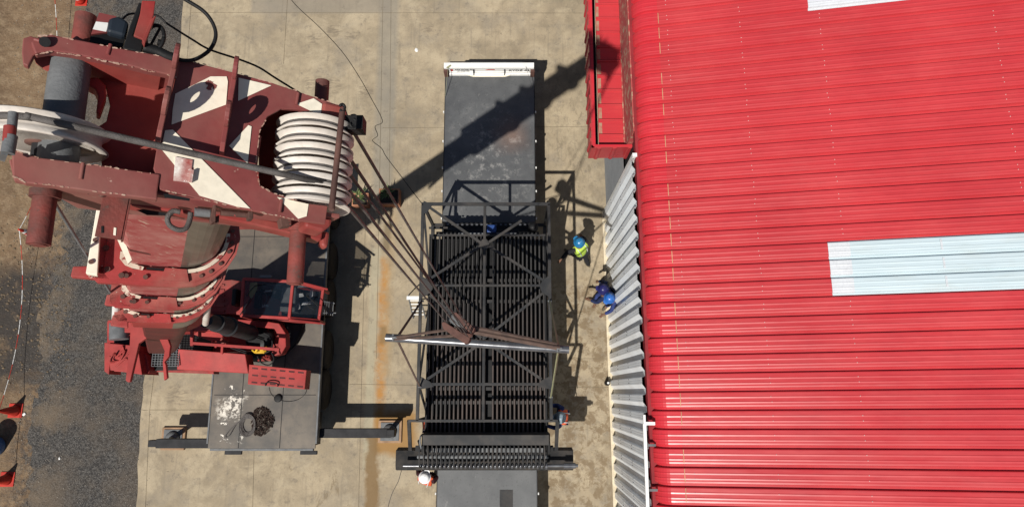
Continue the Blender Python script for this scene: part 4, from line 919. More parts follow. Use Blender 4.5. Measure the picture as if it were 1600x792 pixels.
# chipped pale edges where the paint has gone
m = MB()
for line, a_, cnt in ((((55, 86), (78, 81), (110, 85), (150, 93), (190, 101), (230, 111), (276, 121)), .0135, 60), (((60, 57), (80, 55), (200, 79), (280, 93)), .0135, 26), (((20, 234), (60, 247), (140, 257), (250, 273)), .0135, 34), (((20, 275), (40, 285), (80, 289), (150, 299), (245, 311)), .0135, 26), (((418, 182), (406, 204), (399, 262), (406, 290), (430, 303), (480, 318)), .0015, 40), (((300, 96), (420, 128), (540, 168)), .0015, 26), (((250, 296), (380, 326), (470, 345)), .0015, 30)):
    for k in range(cnt):
        t = random.random()*(len(line)-1); i = int(t); f = t-i; u = line[i][0]*(1-f)+line[i+1][0]*f; v = line[i][1]*(1-f)+line[i+1][1]*f+random.uniform(-.8, .8)
        du, dv = line[i+1][0]-line[i][0], line[i+1][1]-line[i][1]; L_ = math.hypot(du, dv); e = random.uniform(.8, 4.5); c = HN(u, v, a_); d1 = (HN(u+du/L_*e, v+dv/L_*e, a_)-c); d2 = A.cross(d1).normalized()*random.uniform(.0015, .005)
        m.prism([c-d1-d2*.3, c-d1*.4-d2, c+d1*.6-d2, c+d1, c+d1*.5+d2, c-d1*.6+d2], A*.0008)
o_ = link('edge_wear', m, paint('chipped_edge', (.52, .36, .28), (.34, .16, .12), .8, scale=12), head_o); o_['kind'] = 'stuff'
# two cross ribs with lugs
def crossrib(u0, v0, u1, v1, lugs, h=.10):
    m = MB(); p, q = HN(u0, v0, 0), HN(u1, v1, 0); d = (q-p); L = d.length; d.normalize(); A2 = (CAM-T((p+q)/2)); A2.y = 0; A2.normalize(); s_ = A2.cross(d).normalized()*.014
    for sg in (0,):
        m.prism([p-s_, p-s_+A2*h*.8, p-s_+d*.04+A2*h, q-s_-d*.05+A2*h, q-s_+A2*h*.5, q-s_], s_*2)
    for (t0, r) in lugs:
        c = p+d*L*t0+A2*(h+r*.75); n = 20; o = [c-s_*.9+(d*math.cos(2*math.pi*i/n)*r*(1.0)+A2*math.sin(2*math.pi*i/n)*r*1.15) for i in range(n)]; i_ = [c-s_*.9+(d*math.cos(2*math.pi*i/n)+A2*math.sin(2*math.pi*i/n))*r*.42 for i in range(n)]
        m.ringprism(o, i_, s_*1.8)
    link('cross_rib', m, 'rust' if False else 'head', head_o, .004)
crossrib(276, 92, 246, 225, ((.10, .075), (.62, .085)))
crossrib(368, 112, 346, 243, ((.08, .07), (.62, .08)))
m = MB()
for (u0, v0, u1, v1) in ((173, 70, 168, 86), (466, 146, 463, 164), (440, 312, 437, 332), (130, 255, 126, 280)): m.tube(HN(u0, v0, .012), HN(u1, v1, .012), .011, 8)
link('weld_bead', m, 'head', head_o)
# spacer tube and four jib pins
m = MB(); c0 = HN(113, 84, -.16); c1 = V((c0.x, B(0, -.38, 0).y, c0.z)); m.tube(c0, c1, .105, 32); link('spacer_tube', m, 'steelpipe', head_o)
for (u, v, a, y0_, y1_, r) in ((130, 58, -.28, .40, .73, .06), (73, 290, -.28, -.40, -.72, .062), (502, 160, -.30, .40, .66, .05), (467, 345, -.35, -.40, -.82, .056)):
    c = HN(u, v, a); m = MB(); ya0, yb0_ = O.y+y0_, O.y+y1_
    m.tube((c.x, ya0, c.z), (c.x, yb0_, c.z), r, 20); e = .006*(1 if y1_ > 0 else -1); m.tube((c.x, yb0_+e*.2, c.z), (c.x, yb0_+e, c.z), r*.7, 16); m.tube((c.x, ya0, c.z), (c.x, ya0+(yb0_-ya0)*.14, c.z), r*1.3, 20)
    link('jib_pin', m, 'pin', head_o, .008)
# sheaves
AXS = N.cross(A)
def sheave(c, r, wd, seg=56):
    """grooved wheel on a y axis: broad rim flanges, dished web, hub"""
    h = wd/2
    return [(.035, -h*.9), (.07, -h*.9), (.072, -h*.45), (r*.78, -h*.4), (r*.84, -h*.7), (r*.97, -h), (r, -h*.86), (r*.885, -h*.22), (r*.875, 0), (r*.885, h*.22), (r, h*.86), (r*.97, h), (r*.84, h*.7), (r*.78, h*.4), (.072, h*.45), (.07, h*.9), (.035, h*.9)]
cR = HN(490, 258, -.15); nS = 6; SR = .262; ws = .084
for i in range(nS):
    y = O.y+.205-i*.100; m = MB(); c = V((cR.x, y, cR.z)); pf = sheave(c, SR, ws); m.lathe(c, (0, 1, 0), pf)
    for fi, f in enumerate(m.f):
        row = fi//32
        if row in (7, 8): m.mi[fi] = 1
    link('sheave', m, ['sheave', 'rope'], head_o)
m = MB(); m.tube((cR.x, O.y+.42, cR.z), (cR.x, O.y-.42, cR.z), .05, 16); link('axle', m, 'darksteel', head_o)
cL = HN(66, 214, -.17); LR = .335
m = MB(); yl_ = O.y-.115; axl = YY+A*.055
m.lathe((cL.x, yl_, cL.z), axl, [(LR*.80, -.040), (LR*.86, -.058), (LR*.97, -.064), (LR, -.054), (LR*.88, -.020), (LR*.87, 0), (LR*.88, .020), (LR, .054), (LR*.97, .064), (LR*.86, .058), (LR*.80, .040), (LR*.80, -.040)], 64)
m.cur = 1; m.lathe((cL.x, yl_, cL.z), axl, [(.03, -.012), (LR*.81, -.012), (LR*.81, .012), (.03, .012)], 40); m.lathe((cL.x, yl_, cL.z), axl, [(.03, -.05), (.08, -.05), (.08, .05), (.03, .05)], 20)
m.f = [f for f in m.f]; link('sheave', m, ['sheave', 'rust'], head_o)  # dark rusty colour on web and hub stands in for shade inside the rim
m = MB(); m.tube((cL.x, O.y-.02, cL.z), (cL.x, O.y-.40, cL.z), .045, 16); link('axle', m, 'darksteel', head_o)
m = MB(); m.tube(HN(21, 176, .34), HN(17, 214, .34), .022, 12); m.tube(HN(17, 212, .34), HN(12, 240, .34), .03, 12); m.cur = 1; m.tube(HN(16, 198, .34), HN(14, 222, .34), .028, 12); m.cur = 0
m.beam(HN(8, 236, .34), HN(4, 246, .1), .04, .03); link('rope_keeper', m, ['steelpipe', 'reddark'], head_o)
# rope guard and end cheeks at right
m = MB(); m.tube(HN(535, 172, .24), HN(518, 327, .24), .019, 12); m.tube(HN(535, 172, .25), HN(534, 172, .02), .016, 10); m.tube(HN(518, 327, .25), HN(519, 324, .02), .016, 10); link('rope_guard', m, 'rust', head_o)
m = MB(); m.path([HN(u, v, .25) for u, v in ((531, 166), (535, 163), (539, 168), (536, 174), (531, 172))], .010, 6, 3); link('clip', m, 'black', head_o)
m = MB(); HP(m, [(505, 158), (540, 166), (546, 188), (528, 196), (502, 184)], .02, .2); link('cheek', m, 'reddark', head_o, .02)
m = MB(); HP(m, [(478, 338), (520, 334), (518, 352), (505, 362), (476, 354)], -.1, .2); HP(m, [(500, 360), (516, 362), (512, 388), (502, 384)], -.4, .1); link('cheek', m, 'head2', head_o, .02)
m = MB(); m.box(tuple(HN(556, 196, .0)-V((.06, .05, .06))), tuple(HN(556, 196, .0)+V((.06, .05, .06)))); m.path([HN(u, v, .05) for u, v in ((548, 180), (556, 180), (558, 192), (550, 196))], .006, 6, 3); link('limit_switch', m, 'black', head_o, .008)
m = MB(); m.path([HN(u, v, .05) for u, v in ((552, 186), (557, 190), (557, 197), (550, 199), (546, 192))], .010, 6, 3); link('switch_loop', m, 'black', head_o)
# underside details of head: rim box, shackle block, hose
m = MB(); HP(m, [(150, 302), (246, 312), (300, 322), (400, 340), (505, 360), (502, 376), (400, 352), (340, 340), (260, 330), (200, 320)], -.36, .14); link('lower_web', m, 'reddark', head_o, .01)
m = MB(); HP(m, [(163, 296), (203, 302), (189, 374), (148, 368)], -.18, .03); HP(m, [(203, 302), (207, 303), (193, 374), (189, 374)], -.185, .09)
m.cur = 1; HP(m, [(158, 353), (162, 353), (162, 364), (158, 364)], -.176, .003); m.cur = 2; HP(m, [(178, 355), (182, 356), (181, 368), (177, 367)], -.176, .003); link('hanger_plate', m, ['pin', 'black', 'cream'], head_o, .003)
m = MB(); m.path([HN(u, v, -.25) for u, v in ((282, 331), (270, 330), (262, 340), (265, 352), (278, 359), (290, 357), (296, 345), (298, 332))], .017, 8, 4); link('hose', m, 'rope', head_o)
m = MB(); m.tube(HN(304, 331, -.2), HN(328, 333, -.2), .028, 12); m.tube(HN(326, 333, -.2), HN(332, 333, -.2), .018, 12); link('hose_fitting', m, 'steelpipe', head_o)
m = MB(); HP(m, [(334, 318), (338, 319), (337, 346), (330, 350), (328, 344)], -.12, .05); HP(m, [(330, 340), (343, 336), (342, 348), (332, 350)], -.2, .03); link('tab', m, 'rust', head_o, .004)
m = MB(); m.tube(HN(345, 332, -.15), HN(388, 336, -.15), .02, 10); HP(m, [(388, 330), (396, 330), (396, 342), (388, 342)], -.1, .08); HP(m, [(437, 340), (455, 338), (456, 352), (440, 354)], -.2, .1); link('latch', m, 'rust', head_o, .006)
m = MB(); HP(m, [(255, 303), (262, 303), (297, 310), (296, 314), (258, 309)], .003, .002); HP(m, [(213, 328), (225, 327), (262, 333), (262, 337), (230, 336)], -.352, .004); link('slot', m, 'black', head_o)
p = HN(150, 293, -.2); m = MB()
for i in range(9): q = p+V((random.uniform(-.05, .05), random.uniform(-.05, .05), random.uniform(-.02, .06))); m.ball(q, random.uniform(.015, .03), (1, 1, 1), 8, 6)
m.path([HN(u, v, -.15) for u, v in ((148, 286), (158, 290), (168, 288), (185, 290))], .010, 6, 3); link('shackle', m, 'rust', head_o)
# fittings on the far side of the head (top of the photo)
m = MB(); HP(m, [(222, 1), (243, 2), (240, 24), (226, 63), (209, 56), (219, 22)], .06, .02); HP(m, [(236, 30), (244, 24), (226, 70), (222, 62)], .08, .05); link('fin_plate', m, 'reddark', head_o, .004)
m = MB(); HP(m, [(217, 4), (224, 6), (208, 56), (226, 62), (221, 82), (192, 76), (202, 44)], .02, .2); link('fin_box', m, 'black', head_o, .006)
m = MB(); HP(m, [(155, 20), (182, 26), (173, 50), (142, 54), (150, 34)], -.1, .03); m.cur = 1; HP(m, [(150, 34), (170, 36), (166, 50), (145, 46)], -.097, .002); link('bracket_arm', m, ['head', 'white'], head_o, .004)
m = MB(); HP(m, [(170, 28), (186, 24), (202, 34), (196, 58), (166, 50)], -.07, .1); link('control_box', m, paint('box_navy', (.02, .028, .04), None, .5), head_o, .02)
m = MB(); HP(m, [(142, 54), (170, 50), (196, 58), (192, 74), (140, 66)], -.12, .12); link('bracket_base', m, 'machine', head_o)
m = MB(); c = HN(242, 59, .0); pts = [c+V((.055*math.cos(t), .08*math.sin(t), 0)) for t in [k*math.pi/6 for k in range(13)]]; m.path(pts, .012, 8, 3); m.tube(pts[2], pts[8], .008, 6); m.tube(HN(246, 66, 0), HN(254, 68, 0), .02, 8); link('hand_wheel', m, 'black', head_o)
m = MB(); m.path([HN(u, v, .0) for u, v in ((225, 74), (245, 80), (262, 88), (275, 92))], .032, 8, 4); link('cable_sleeve', m, 'black', head_o)
m = MB(); m.path([HN(u, v, .02) for u, v in ((272, 91), (290, 95), (308, 92), (328, 78), (337, 58), (333, 38), (318, 18), (290, 0), (262, -18))], .012, 8, 6); link('power_cable', m, 'black', head_o)
m = MB(); m.path([HN(u, v, -.5) for u, v in ((192, 30), (205, 22), (243, 24), (262, 38), (300, 62), (328, 78), (376, 94), (405, 106), (430, 122), (475, 150), (500, 168))], .0075, 6, 6); link('signal_cable', m, 'black', head_o)
BOOM['on'] = False
# ================================================================== HOIST ROPES, HOOK BLOCK, SPREADER, SLINGS
HZ = 9.2
rope = thing('hoist_rope', tuple(W(720, 505, HZ)), 'grey steel hoist rope running over the boom head sheaves down to the hook block', 'rope')
m = MB(); a = B(.0, -.115, .0)
tl = T(V((cL.x, O.y-.115, cL.z))+A*(LR*.9)); tr_ = T(V((cR.x, O.y-.22, cR.z))+A*(SR*.92))
pts = [T(V((cL.x, O.y-.115, cL.z))+(N*math.cos(t)+A*math.sin(t))*LR*.9) for t in [math.radians(k) for k in (230, 200, 170, 140, 115, 95)]]
m.path(pts+[tl.lerp(tr_, .05), tr_], .0145, 8, 4); link('upper_fall', m, 'rope', rope)
m = MB()
for k, (ub, vb, ys) in enumerate(((697, 503, -.285), (722, 519, -.17), (731, 526, .06), (736, 520, .285), (729, 517, -.05))):
    top = T(V((cR.x, O.y+ys, cR.z))+N*SR*.95); bot = W(ub, vb, HZ); mm = MB(); mm.tube(top, bot, .0095 if k != 4 else .008, 8, None); link('rope_fall', mm, 'rope' if k in (0, 1, 3) else 'ropeb', rope)
hk = thing('hook_block', tuple(W(718, 500, HZ-.6)), 'rusty brown hook block hanging above the spreader bar', 'hook block')
def HB(u, v, z): return W(u, v, z)
m = MB(); m.prism([HB(u, v, 9.25) for u, v in ((690, 504), (694, 502), (735, 528), (732, 535), (726, 536), (692, 513))], (0, 0, -.33)); link('cheek_plate', m, 'rust', hk, .012)
m = MB(); m.prism([HB(u, v, 9.2) for u, v in ((706, 490), (712, 487), (742, 512), (740, 518), (734, 520))], (0, 0, -.3)); link('cheek_plate', m, 'rust', hk, .012)
d_ = (HB(740, 516, 9.1)-HB(706, 489, 9.1)).normalized(); axd = d_.cross(V((0, 0, 1))).normalized()
for k in range(3):
    c = HB(712+k*4, 507-k*4, 9.0); m = MB(); m.lathe(c, axd, [(.02, -.015), (.15, -.017), (.18, -.026), (.184, -.022), (.16, 0), (.184, .022), (.18, .026), (.15, .017), (.02, .015)], 36); link('block_sheave', m, 'steelpipe', hk)
m = MB(); m.tube(HB(700, 512, 9.0), HB(722, 497, 9.0), .035, 12); m.prism([HB(u, v, 9.05) for u, v in ((700, 488), (708, 484), (712, 492), (704, 500), (698, 500))], (0, 0, -.1)); link('block_axle', m, 'darksteel', hk)
sb0, sb1 = W(603, 527, 8.0), W(889, 546, 8.0)
hook_tip = sb0.lerp(sb1, .44)+V((0, 0, .42))
m = MB(); b0 = HB(720, 512, 8.85); m.tube(b0, b0+V((0, -.02, -.18)), .06, 12)
hp = [b0+V((0, -.02, -.15)), b0+V((.11, -.06, -.26)), b0+V((.13, -.08, -.42)), b0+V((0, -.1, -.52)), b0+V((-.12, -.08, -.42)), b0+V((-.12, -.06, -.34))]; m.path(hp, .045, 10, 5); link('hook', m, 'rust', hk)
sp_ = thing('spreader_bar', tuple((sb0+sb1)/2), 'long shiny grey steel spreader pipe hung level over the bar screen', 'spreader bar')
m = MB(); m.tube(sb0, sb1, .072, 32); link('pipe', m, 'spreader', sp_)
for t in (.055, .945):
    c = sb0.lerp(sb1, t); m = MB(); m.prism([c+V((-.05, -.02, .03)), c+V((.05, -.02, .03)), c+V((.05, -.02, .17)), c+V((-.05, -.02, .17))], (0, .04, 0)); m.tube(c+V((-.03, -.06, .12)), c+V((-.03, .06, .12)), .022, 8); link('lug', m, 'steelpipe', sp_, .008)
e0, e1 = sb0.lerp(sb1, .055)+V((0, 0, .14)), sb0.lerp(sb1, .945)+V((0, 0, .14)); hkp = b0+V((0, -.08, -.46))
def band(m, a, b, wd, th, up=(0, 1, 0)): m.beam(a, b, wd, th, up)
for lb, pts, mat, wd, gname in (
    ('pair of thin brown slings from the hook to the left end of the spreader pipe', ((e0, hkp+V((-.05, .1, .2))), (e0+V((.0, -.03, 0)), hkp+V((-.02, .0, -.03)))), 'sling', .035, 'upper slings'),
    ('broad brown doubled sling from the hook to the right end of the spreader pipe', ((e1, hkp+V((.1, .06, .12))), (e1+V((-.05, .06, .0)), hkp+V((.02, .14, .2)))), 'sling', .085, 'upper slings')):
    t_ = thing('lifting_sling', tuple(pts[0][0]), lb, 'sling', gname)
    for a, b in pts: m = MB(); band(m, a, b, .03, wd, (0, .6, 1)); link('sling_leg', m, mat, t_)
for lb, e, tgt, mat, wd, u_ in (
    ('dark sling from the left spreader end up to the cage frame corner', e0, W(659, 470, ZT+.05), 'sling', .045, 0),
    ('thin sling from the left spreader end down to the rake end of the cage', e0, W(656, 604, ZT+.05), 'sling', .035, 0),
    ('pale olive webbing sling from the right spreader end towards the trailer head', e1, W(859, 470, ZT+.05), 'strap', .045, 0),
    ('yellow-green webbing sling from the right spreader end to the rake end', e1, W(861, 620, ZT+.05), 'strap', .06, 0)):
    t_ = thing('lower_sling', tuple(tgt), lb, 'sling', 'lower slings'); m = MB(); band(m, e-V((0, 0, .2)), tgt, wd, .02, (.3, 0, 1)); link('webbing', m, mat, t_)
    m = MB(); m.lathe(tgt-V((0, .0, .02)), (0, 1, 0), [(.02, -.02), (.05, -.02), (.05, .02), (.02, .02)], 12); link('shackle', m, 'steelpipe', t_)
# ================================================================== PEOPLE
def skinfig(name, J, E, mat, parent, loc, sub=1):
    names = list(J); me = bpy.data.meshes.new(name); me.from_pydata([V(J[k][0]) for k in names], [(names.index(a), names.index(b)) for a, b in E], [])
    me.materials.append(M[mat]); o = bpy.data.objects.new(name, me); COL.objects.link(o); o.parent = parent; o.location = (0, 0, 0)
    s = o.modifiers.new('skin', 'SKIN'); s.use_smooth_shade = True
    for i, k in enumerate(names):
        r = J[k][1]; me.skin_vertices[0].data[i].radius = (r, r) if not isinstance(r, tuple) else r
        me.skin_vertices[0].data[i].use_root = (i == 0)
    b = o.modifiers.new('sub', 'SUBSURF'); b.levels = sub; b.render_levels = sub+1
    return o
def person(u, v, hz, yaw, label, cloth, helm, pants=None, vest=None, pose=None, bend=0, group='site workers'):
    """head centre seen at (u, v) with helmet top about hz metres up; yaw = facing (radians from +x)"""
    p = pose or {}; hd = W(u, v, hz-.1); k = hz/1.78
    rt = thing('person', (hd.x, hd.y, .008), label, 'person', group); rt.rotation_euler = (0, 0, yaw)
    # local frame: x forward, y left, z up, origin under the head; hips lie behind when bending
    hb = -bend*.55; hipz = .93*k if not p.get('crouch') else .55; shz = hipz+.50*math.cos(bend); shx = hb+.50*math.sin(bend); nk = V((shx+.03, 0, shz+.10*math.cos(bend)+.02)); hx = V((shx+.10*math.sin(bend)+.03, 0, shz+.28-.1*math.sin(bend)))
    off = -hx.x; sh = lambda a: V((a[0]+off, a[1], a[2]))
    la = p.get('la', ((.05, .30, shz-.28), (.16, .32, shz-.48))); ra = p.get('ra', ((.02, -.30, shz-.28), (.12, -.33, shz-.50)))
    lf = p.get('lf', .12); rfx = p.get('rf', -.14)
    J = {'pelvis': (sh((hb, 0, hipz)), (.155, .12)), 'waist': (sh((hb+.1*math.sin(bend), 0, hipz+.16)), (.14, .11)), 'chest': (sh((shx-.06, 0, shz-.14)), (.18, .13)), 'neck0': (sh((shx, 0, shz+.01)), (.10, .09)), 'neck': (sh(nk), .06), 'head': (sh((hx.x, 0, hx.z-.06)), .085), 'crown': (sh((hx.x+.0, 0, hx.z+.05)), .09)}
    E = [('pelvis', 'waist'), ('waist', 'chest'), ('chest', 'neck0'), ('neck0', 'neck'), ('neck', 'head'), ('head', 'crown')]
    for s, nm, arm, fx in ((1, 'l', la, lf), (-1, 'r', ra, rfx)):
        J[nm+'sh'] = (sh((shx, .19*s, shz-.02)), .068); J[nm+'el'] = (sh((shx+arm[0][0], arm[0][1], arm[0][2])), .05); J[nm+'wr'] = (sh((shx+arm[1][0], arm[1][1], arm[1][2])), .032)
        hpos = V((shx+arm[1][0], arm[1][1], arm[1][2])); dr = (hpos-V((shx+arm[0][0], arm[0][1], arm[0][2]))).normalized(); J[nm+'pa'] = (sh(hpos+dr*.09), (.040, .022))
        J[nm+'hip'] = (sh((hb, .10*s, hipz-.06)), .10); J[nm+'kn'] = (sh((hb+fx*.55+.06, .11*s, .48*k if not p.get('crouch') else .38)), .068); J[nm+'an'] = (sh((hb+fx, .11*s, .09)), .045); J[nm+'to'] = (sh((hb+fx+.17, .12*s, .045)), .04)
        E += [('neck0', nm+'sh'), (nm+'sh', nm+'el'), (nm+'el', nm+'wr'), (nm+'wr', nm+'pa'), ('pelvis', nm+'hip'), (nm+'hip', nm+'kn'), (nm+'kn', nm+'an'), (nm+'an', nm+'to')]
        side = V((-dr.y, dr.x, 0)).normalized() if abs(dr.z) < .95 else V((0, 1, 0))
        for q in range(4):
            b_ = hpos+dr*.12+side*(q-1.5)*.021; ln = (.055, .068, .062, .048)[q]; J[f'{nm}f{q}a'] = (sh(b_+dr*ln*.5), .0095); J[f'{nm}f{q}b'] = (sh(b_+dr*ln+V((0, 0, -.015))), .008); E += [(nm+'pa', f'{nm}f{q}a'), (f'{nm}f{q}a', f'{nm}f{q}b')]
        J[nm+'th'] = (sh(hpos+dr*.07+side*.055*-s), .011); J[nm+'tt'] = (sh(hpos+dr*.115+side*.07*-s), .009); E += [(nm+'pa', nm+'th'), (nm+'th', nm+'tt')]
    body = skinfig('body', J, E, 'skin', rt, None)
    H = V(J['head'][0]); m = MB(); 
    m.ball(H+V((.092, 0, .0)), .018, (1.2, .7, 1), 8, 6)
    for s in (1, -1): m.ball(H+V((0, .09*s, .0)), .022, (.7, .4, 1.2), 8, 6)
    def lk(name, m, mat):
        me = bpy.data.meshes.new(name); me.from_pydata(m.v, [], m.f)
        for q in ([mat] if isinstance(mat, str) else mat): me.materials.append(M[q])
        for pl, mi, sm in zip(me.polygons, m.mi, m.sm): pl.material_index = mi; pl.use_smooth = sm
        bm = bmesh.new(); bm.from_mesh(me); bmesh.ops.recalc_face_normals(bm, faces=bm.faces); bm.to_mesh(me); bm.free()
        o = bpy.data.objects.new(name, me); COL.objects.link(o); o.parent = rt; return o
    lk('face', m, 'skin')
    m = MB()
    for s in (1, -1): m.ball(H+V((.082, .032*s, .022)), .011, (1, 1, 1), 8, 6)
    lk('eyes', m, 'white')
    def grow(keys, edges, mat, name, g):
        Jc = {q: (J[q][0], tuple(r+g for r in J[q][1]) if isinstance(J[q][1], tuple) else J[q][1]+g) for q in keys}; return skinfig(name, Jc, edges, mat, rt, None)
    tk = ['pelvis', 'waist', 'chest', 'neck0']; te = [('pelvis', 'waist'), ('waist', 'chest'), ('chest', 'neck0')]
    up_, ue, lo_, le = list(tk), list(te), ['pelvis'], []
    for nm in 'lr':
        up_ += [nm+'sh', nm+'el', nm+'wr']; ue += [('neck0', nm+'sh'), (nm+'sh', nm+'el'), (nm+'el', nm+'wr')]; lo_ += [nm+'hip', nm+'kn', nm+'an']; le += [('pelvis', nm+'hip'), (nm+'hip', nm+'kn'), (nm+'kn', nm+'an')]
    grow(up_, ue, cloth, 'jacket', .016); grow(lo_, le, pants or cloth, 'trousers', .014)
    for nm in 'lr':
        m = MB(); a = V(J[nm+'an'][0]); m.ball(a+V((.07, 0, -.035)), .07, (1.9, .75, .75), 12, 8); lk('boot', m, 'boot')
    if vest:
        vj = {q: (J[q][0], tuple(r+.045 for r in J[q][1])) for q in tk}
        vj['lsh'] = (V(J['lsh'][0])+V((0, -.02, 0)), .10); vj['rsh'] = (V(J['rsh'][0])+V((0, .02, 0)), .10)
        skinfig('vest', vj, te+[('neck0', 'lsh'), ('neck0', 'rsh')], vest, rt, None)
        m = MB(); c = V(J['chest'][0]); 
        for s in (1, -1): m.path([c+V((-.18, .11*s, -.05)), c+V((-.10, .12*s, .15)), c+V((.05, .12*s, .18)), c+V((.17, .11*s, .02))], .012, 6, 4)
        lk('reflective_tape', m, 'reflect')
    C = V(J['crown'][0])+V((0, 0, .0)); m = MB()
    m.lathe(C+V((0, 0, -.02)), (0, 0, 1), [(.02, -.002), (.122, -.002), (.158, -.006), (.160, .002), (.128, .012), (.126, .04), (.112, .085), (.08, .118), (.04, .133), (.005, .137)], 28)
    m.prism([C+V((.10, -.09, -.024)), C+V((.19, -.06, -.034)), C+V((.205, 0, -.036)), C+V((.19, .06, -.034)), C+V((.10, .09, -.024))], (0, 0, .008)); m.tube(C+V((-.1, 0, .062)), C+V((.1, 0, .062)), .010, 8) if False else m.path([C+V((-.12, 0, .04)), C+V((-.07, 0, .1)), C+V((0, 0, .118)), C+V((.07, 0, .1)), C+V((.12, 0, .04))], .011, 6, 4)
    lk('helmet', m, helm)
    return rt
PI = math.pi
person(905, 379, 1.78, PI*.72, 'person in lime hi-vis vest and blue helmet walking beside the trailer', 'darkcloth', 'helmblue', vest='hiviz', bend=.25, pose=dict(la=((.10, .34, 1.22), (.08, .55, 1.05)), ra=((.05, -.30, 1.12), (.2, -.34, .95)), lf=.28, rf=-.36))
person(942, 452, 1.66, PI*.95, 'person in navy overalls and dark navy helmet stepping left by the shed wall', 'navy', 'helmnavy', bend=.35, pose=dict(lf=.32, rf=-.15, la=((.12, .30, 1.0), (.3, .25, .9))))
person(952, 466, 1.68, PI*1.25, 'person in blue overalls and bright blue helmet leaning close to the shed wall', 'bluecloth', 'helmroyal', bend=.35, pose=dict(lf=.15, rf=-.1, la=((.16, .28, 1.1), (.36, .22, 1.0)), ra=((.12, -.3, 1.05), (.3, -.2, .9))))
person(875, 652, 1.75, PI*.97, 'person in blue and orange workwear with grey helmet at the right corner of the load', 'bluecloth', 'helmgrey', vest='orange', bend=.15, pose=dict(la=((.1, .3, 1.15), (.35, .26, 1.12)), ra=((.1, -.3, 1.15), (.38, -.26, 1.15))))
person(664, 745, 1.78, PI*.38, 'person with white helmet and maroon and orange jacket below the rake end', 'maroncloth', 'helmwhite', vest='orange', bend=.12, pose=dict(la=((.14, .30, 1.15), (.35, .2, 1.05)), ra=((.15, -.3, 1.15), (.38, -.12, 1.2))))
person(676, 664, 1.72, 0.1, 'person in orange and navy mostly hidden behind the left corner of the load', 'navy', 'helmnavy', vest='orange', bend=.3, pose=dict(la=((.14, .30, 1.15), (.40, .2, 1.15)), ra=((.15, -.3, 1.15), (.38, -.2, 1.2))))
# ================================================================== SMALL THINGS
def cone(u, v, lb, k=1.0, band='white'):
    p = W(u, v, 0); t_ = thing('traffic_cone', (p.x, p.y, .004), lb, 'traffic cone', 'traffic cones along the taped edge')
    m = MB(); P = ((.15, 0), (.132, .06), (.112, .18), (.086, .33), (.070, .42), (.052, .51), (.026, .67), (.016, .68))
    m.lathe((p.x, p.y, .034), (0, 0, 1), [(a*k, b*k) for a, b in P], 24)
    for q in range(len(m.f)-2):
        if q//24 in (2, 4): m.mi[q] = 1
    link('cone_body', m, ['hazard', band], t_); m = MB(); m.box((p.x-.19*k, p.y-.19*k, .006), (p.x+.19*k, p.y+.19*k, .032)); link('base', m, 'hazard', t_, .02); return p
c1 = cone(55, 367, 'red and white banded cone under the left end of the boom head')
c2 = cone(25, 641, 'upper of the two cones at the lower left picture edge, on the dirt', 1.05, 'hazard')
c3 = cone(12, 748, 'lowest cone in the photo, at the lower left corner', 1.05, 'hazard')
c4 = cone(128, 2, 'cone at the top picture edge, left of the gravel road')
# striped barrier chain hanging between the cone tops
def chainline(a, b, sag, lb):
    t_ = None; m = MB(); n = int((b-a).length/.14); L = []
    for i in range(n+1):
        t = i/n; q = a.lerp(b, t); q.z -= sag*4*t*(1-t); L.append(q)
    for i in range(n):
        m.cur = (i//3) % 2; m.tube(L[i], L[i].lerp(L[i+1], .8), .010, 6); m.tube(L[i].lerp(L[i+1], .75), L[i+1], .005, 5)
    o = link('barrier_chain', m, ['white', 'hazard']); tag(o, lb, 'chain', 'red and white barrier chains')
tp = V((0, 0, .68))
far4 = V((c4.x-.55, c4.y, 0))
chainline(V((far4.x, far4.y+.4, 0))+tp, W(72, 250, .68), .35, 'red and white barrier chain left of the boom head, reaching the top of the photo')
chainline(W(72, 250, .68), c1+tp, .12, 'short red and white chain just above the cone under the boom head')
chainline(c1+tp, c2+tp, .45, 'long red and white barrier chain across the mud at the left edge')
chainline(c2+tp, c3+tp, .12, 'short red and white chain between the two lower left cones')
# blue drum cut by the left edge
p = W(0, 697, 0); t_ = thing('plastic_drum', (p.x-.1, p.y, .004), 'blue plastic drum cut off by the left picture edge between the cones', 'drum')
m = MB(); m.lathe((p.x-.1, p.y, .006), (0, 0, 1), [(.2, 0), (.27, .01), (.28, .05), (.285, .28), (.275, .3), (.285, .32), (.285, .58), (.275, .6), (.285, .62), (.28, .86), (.25, .88), (.02, .87)], 32); link('drum_body', m, 'barrel', t_)
m = MB(); m.tube((p.x, p.y+.1, .877), (p.x, p.y+.1, .90), .03, 10); link('bung', m, 'black', t_)
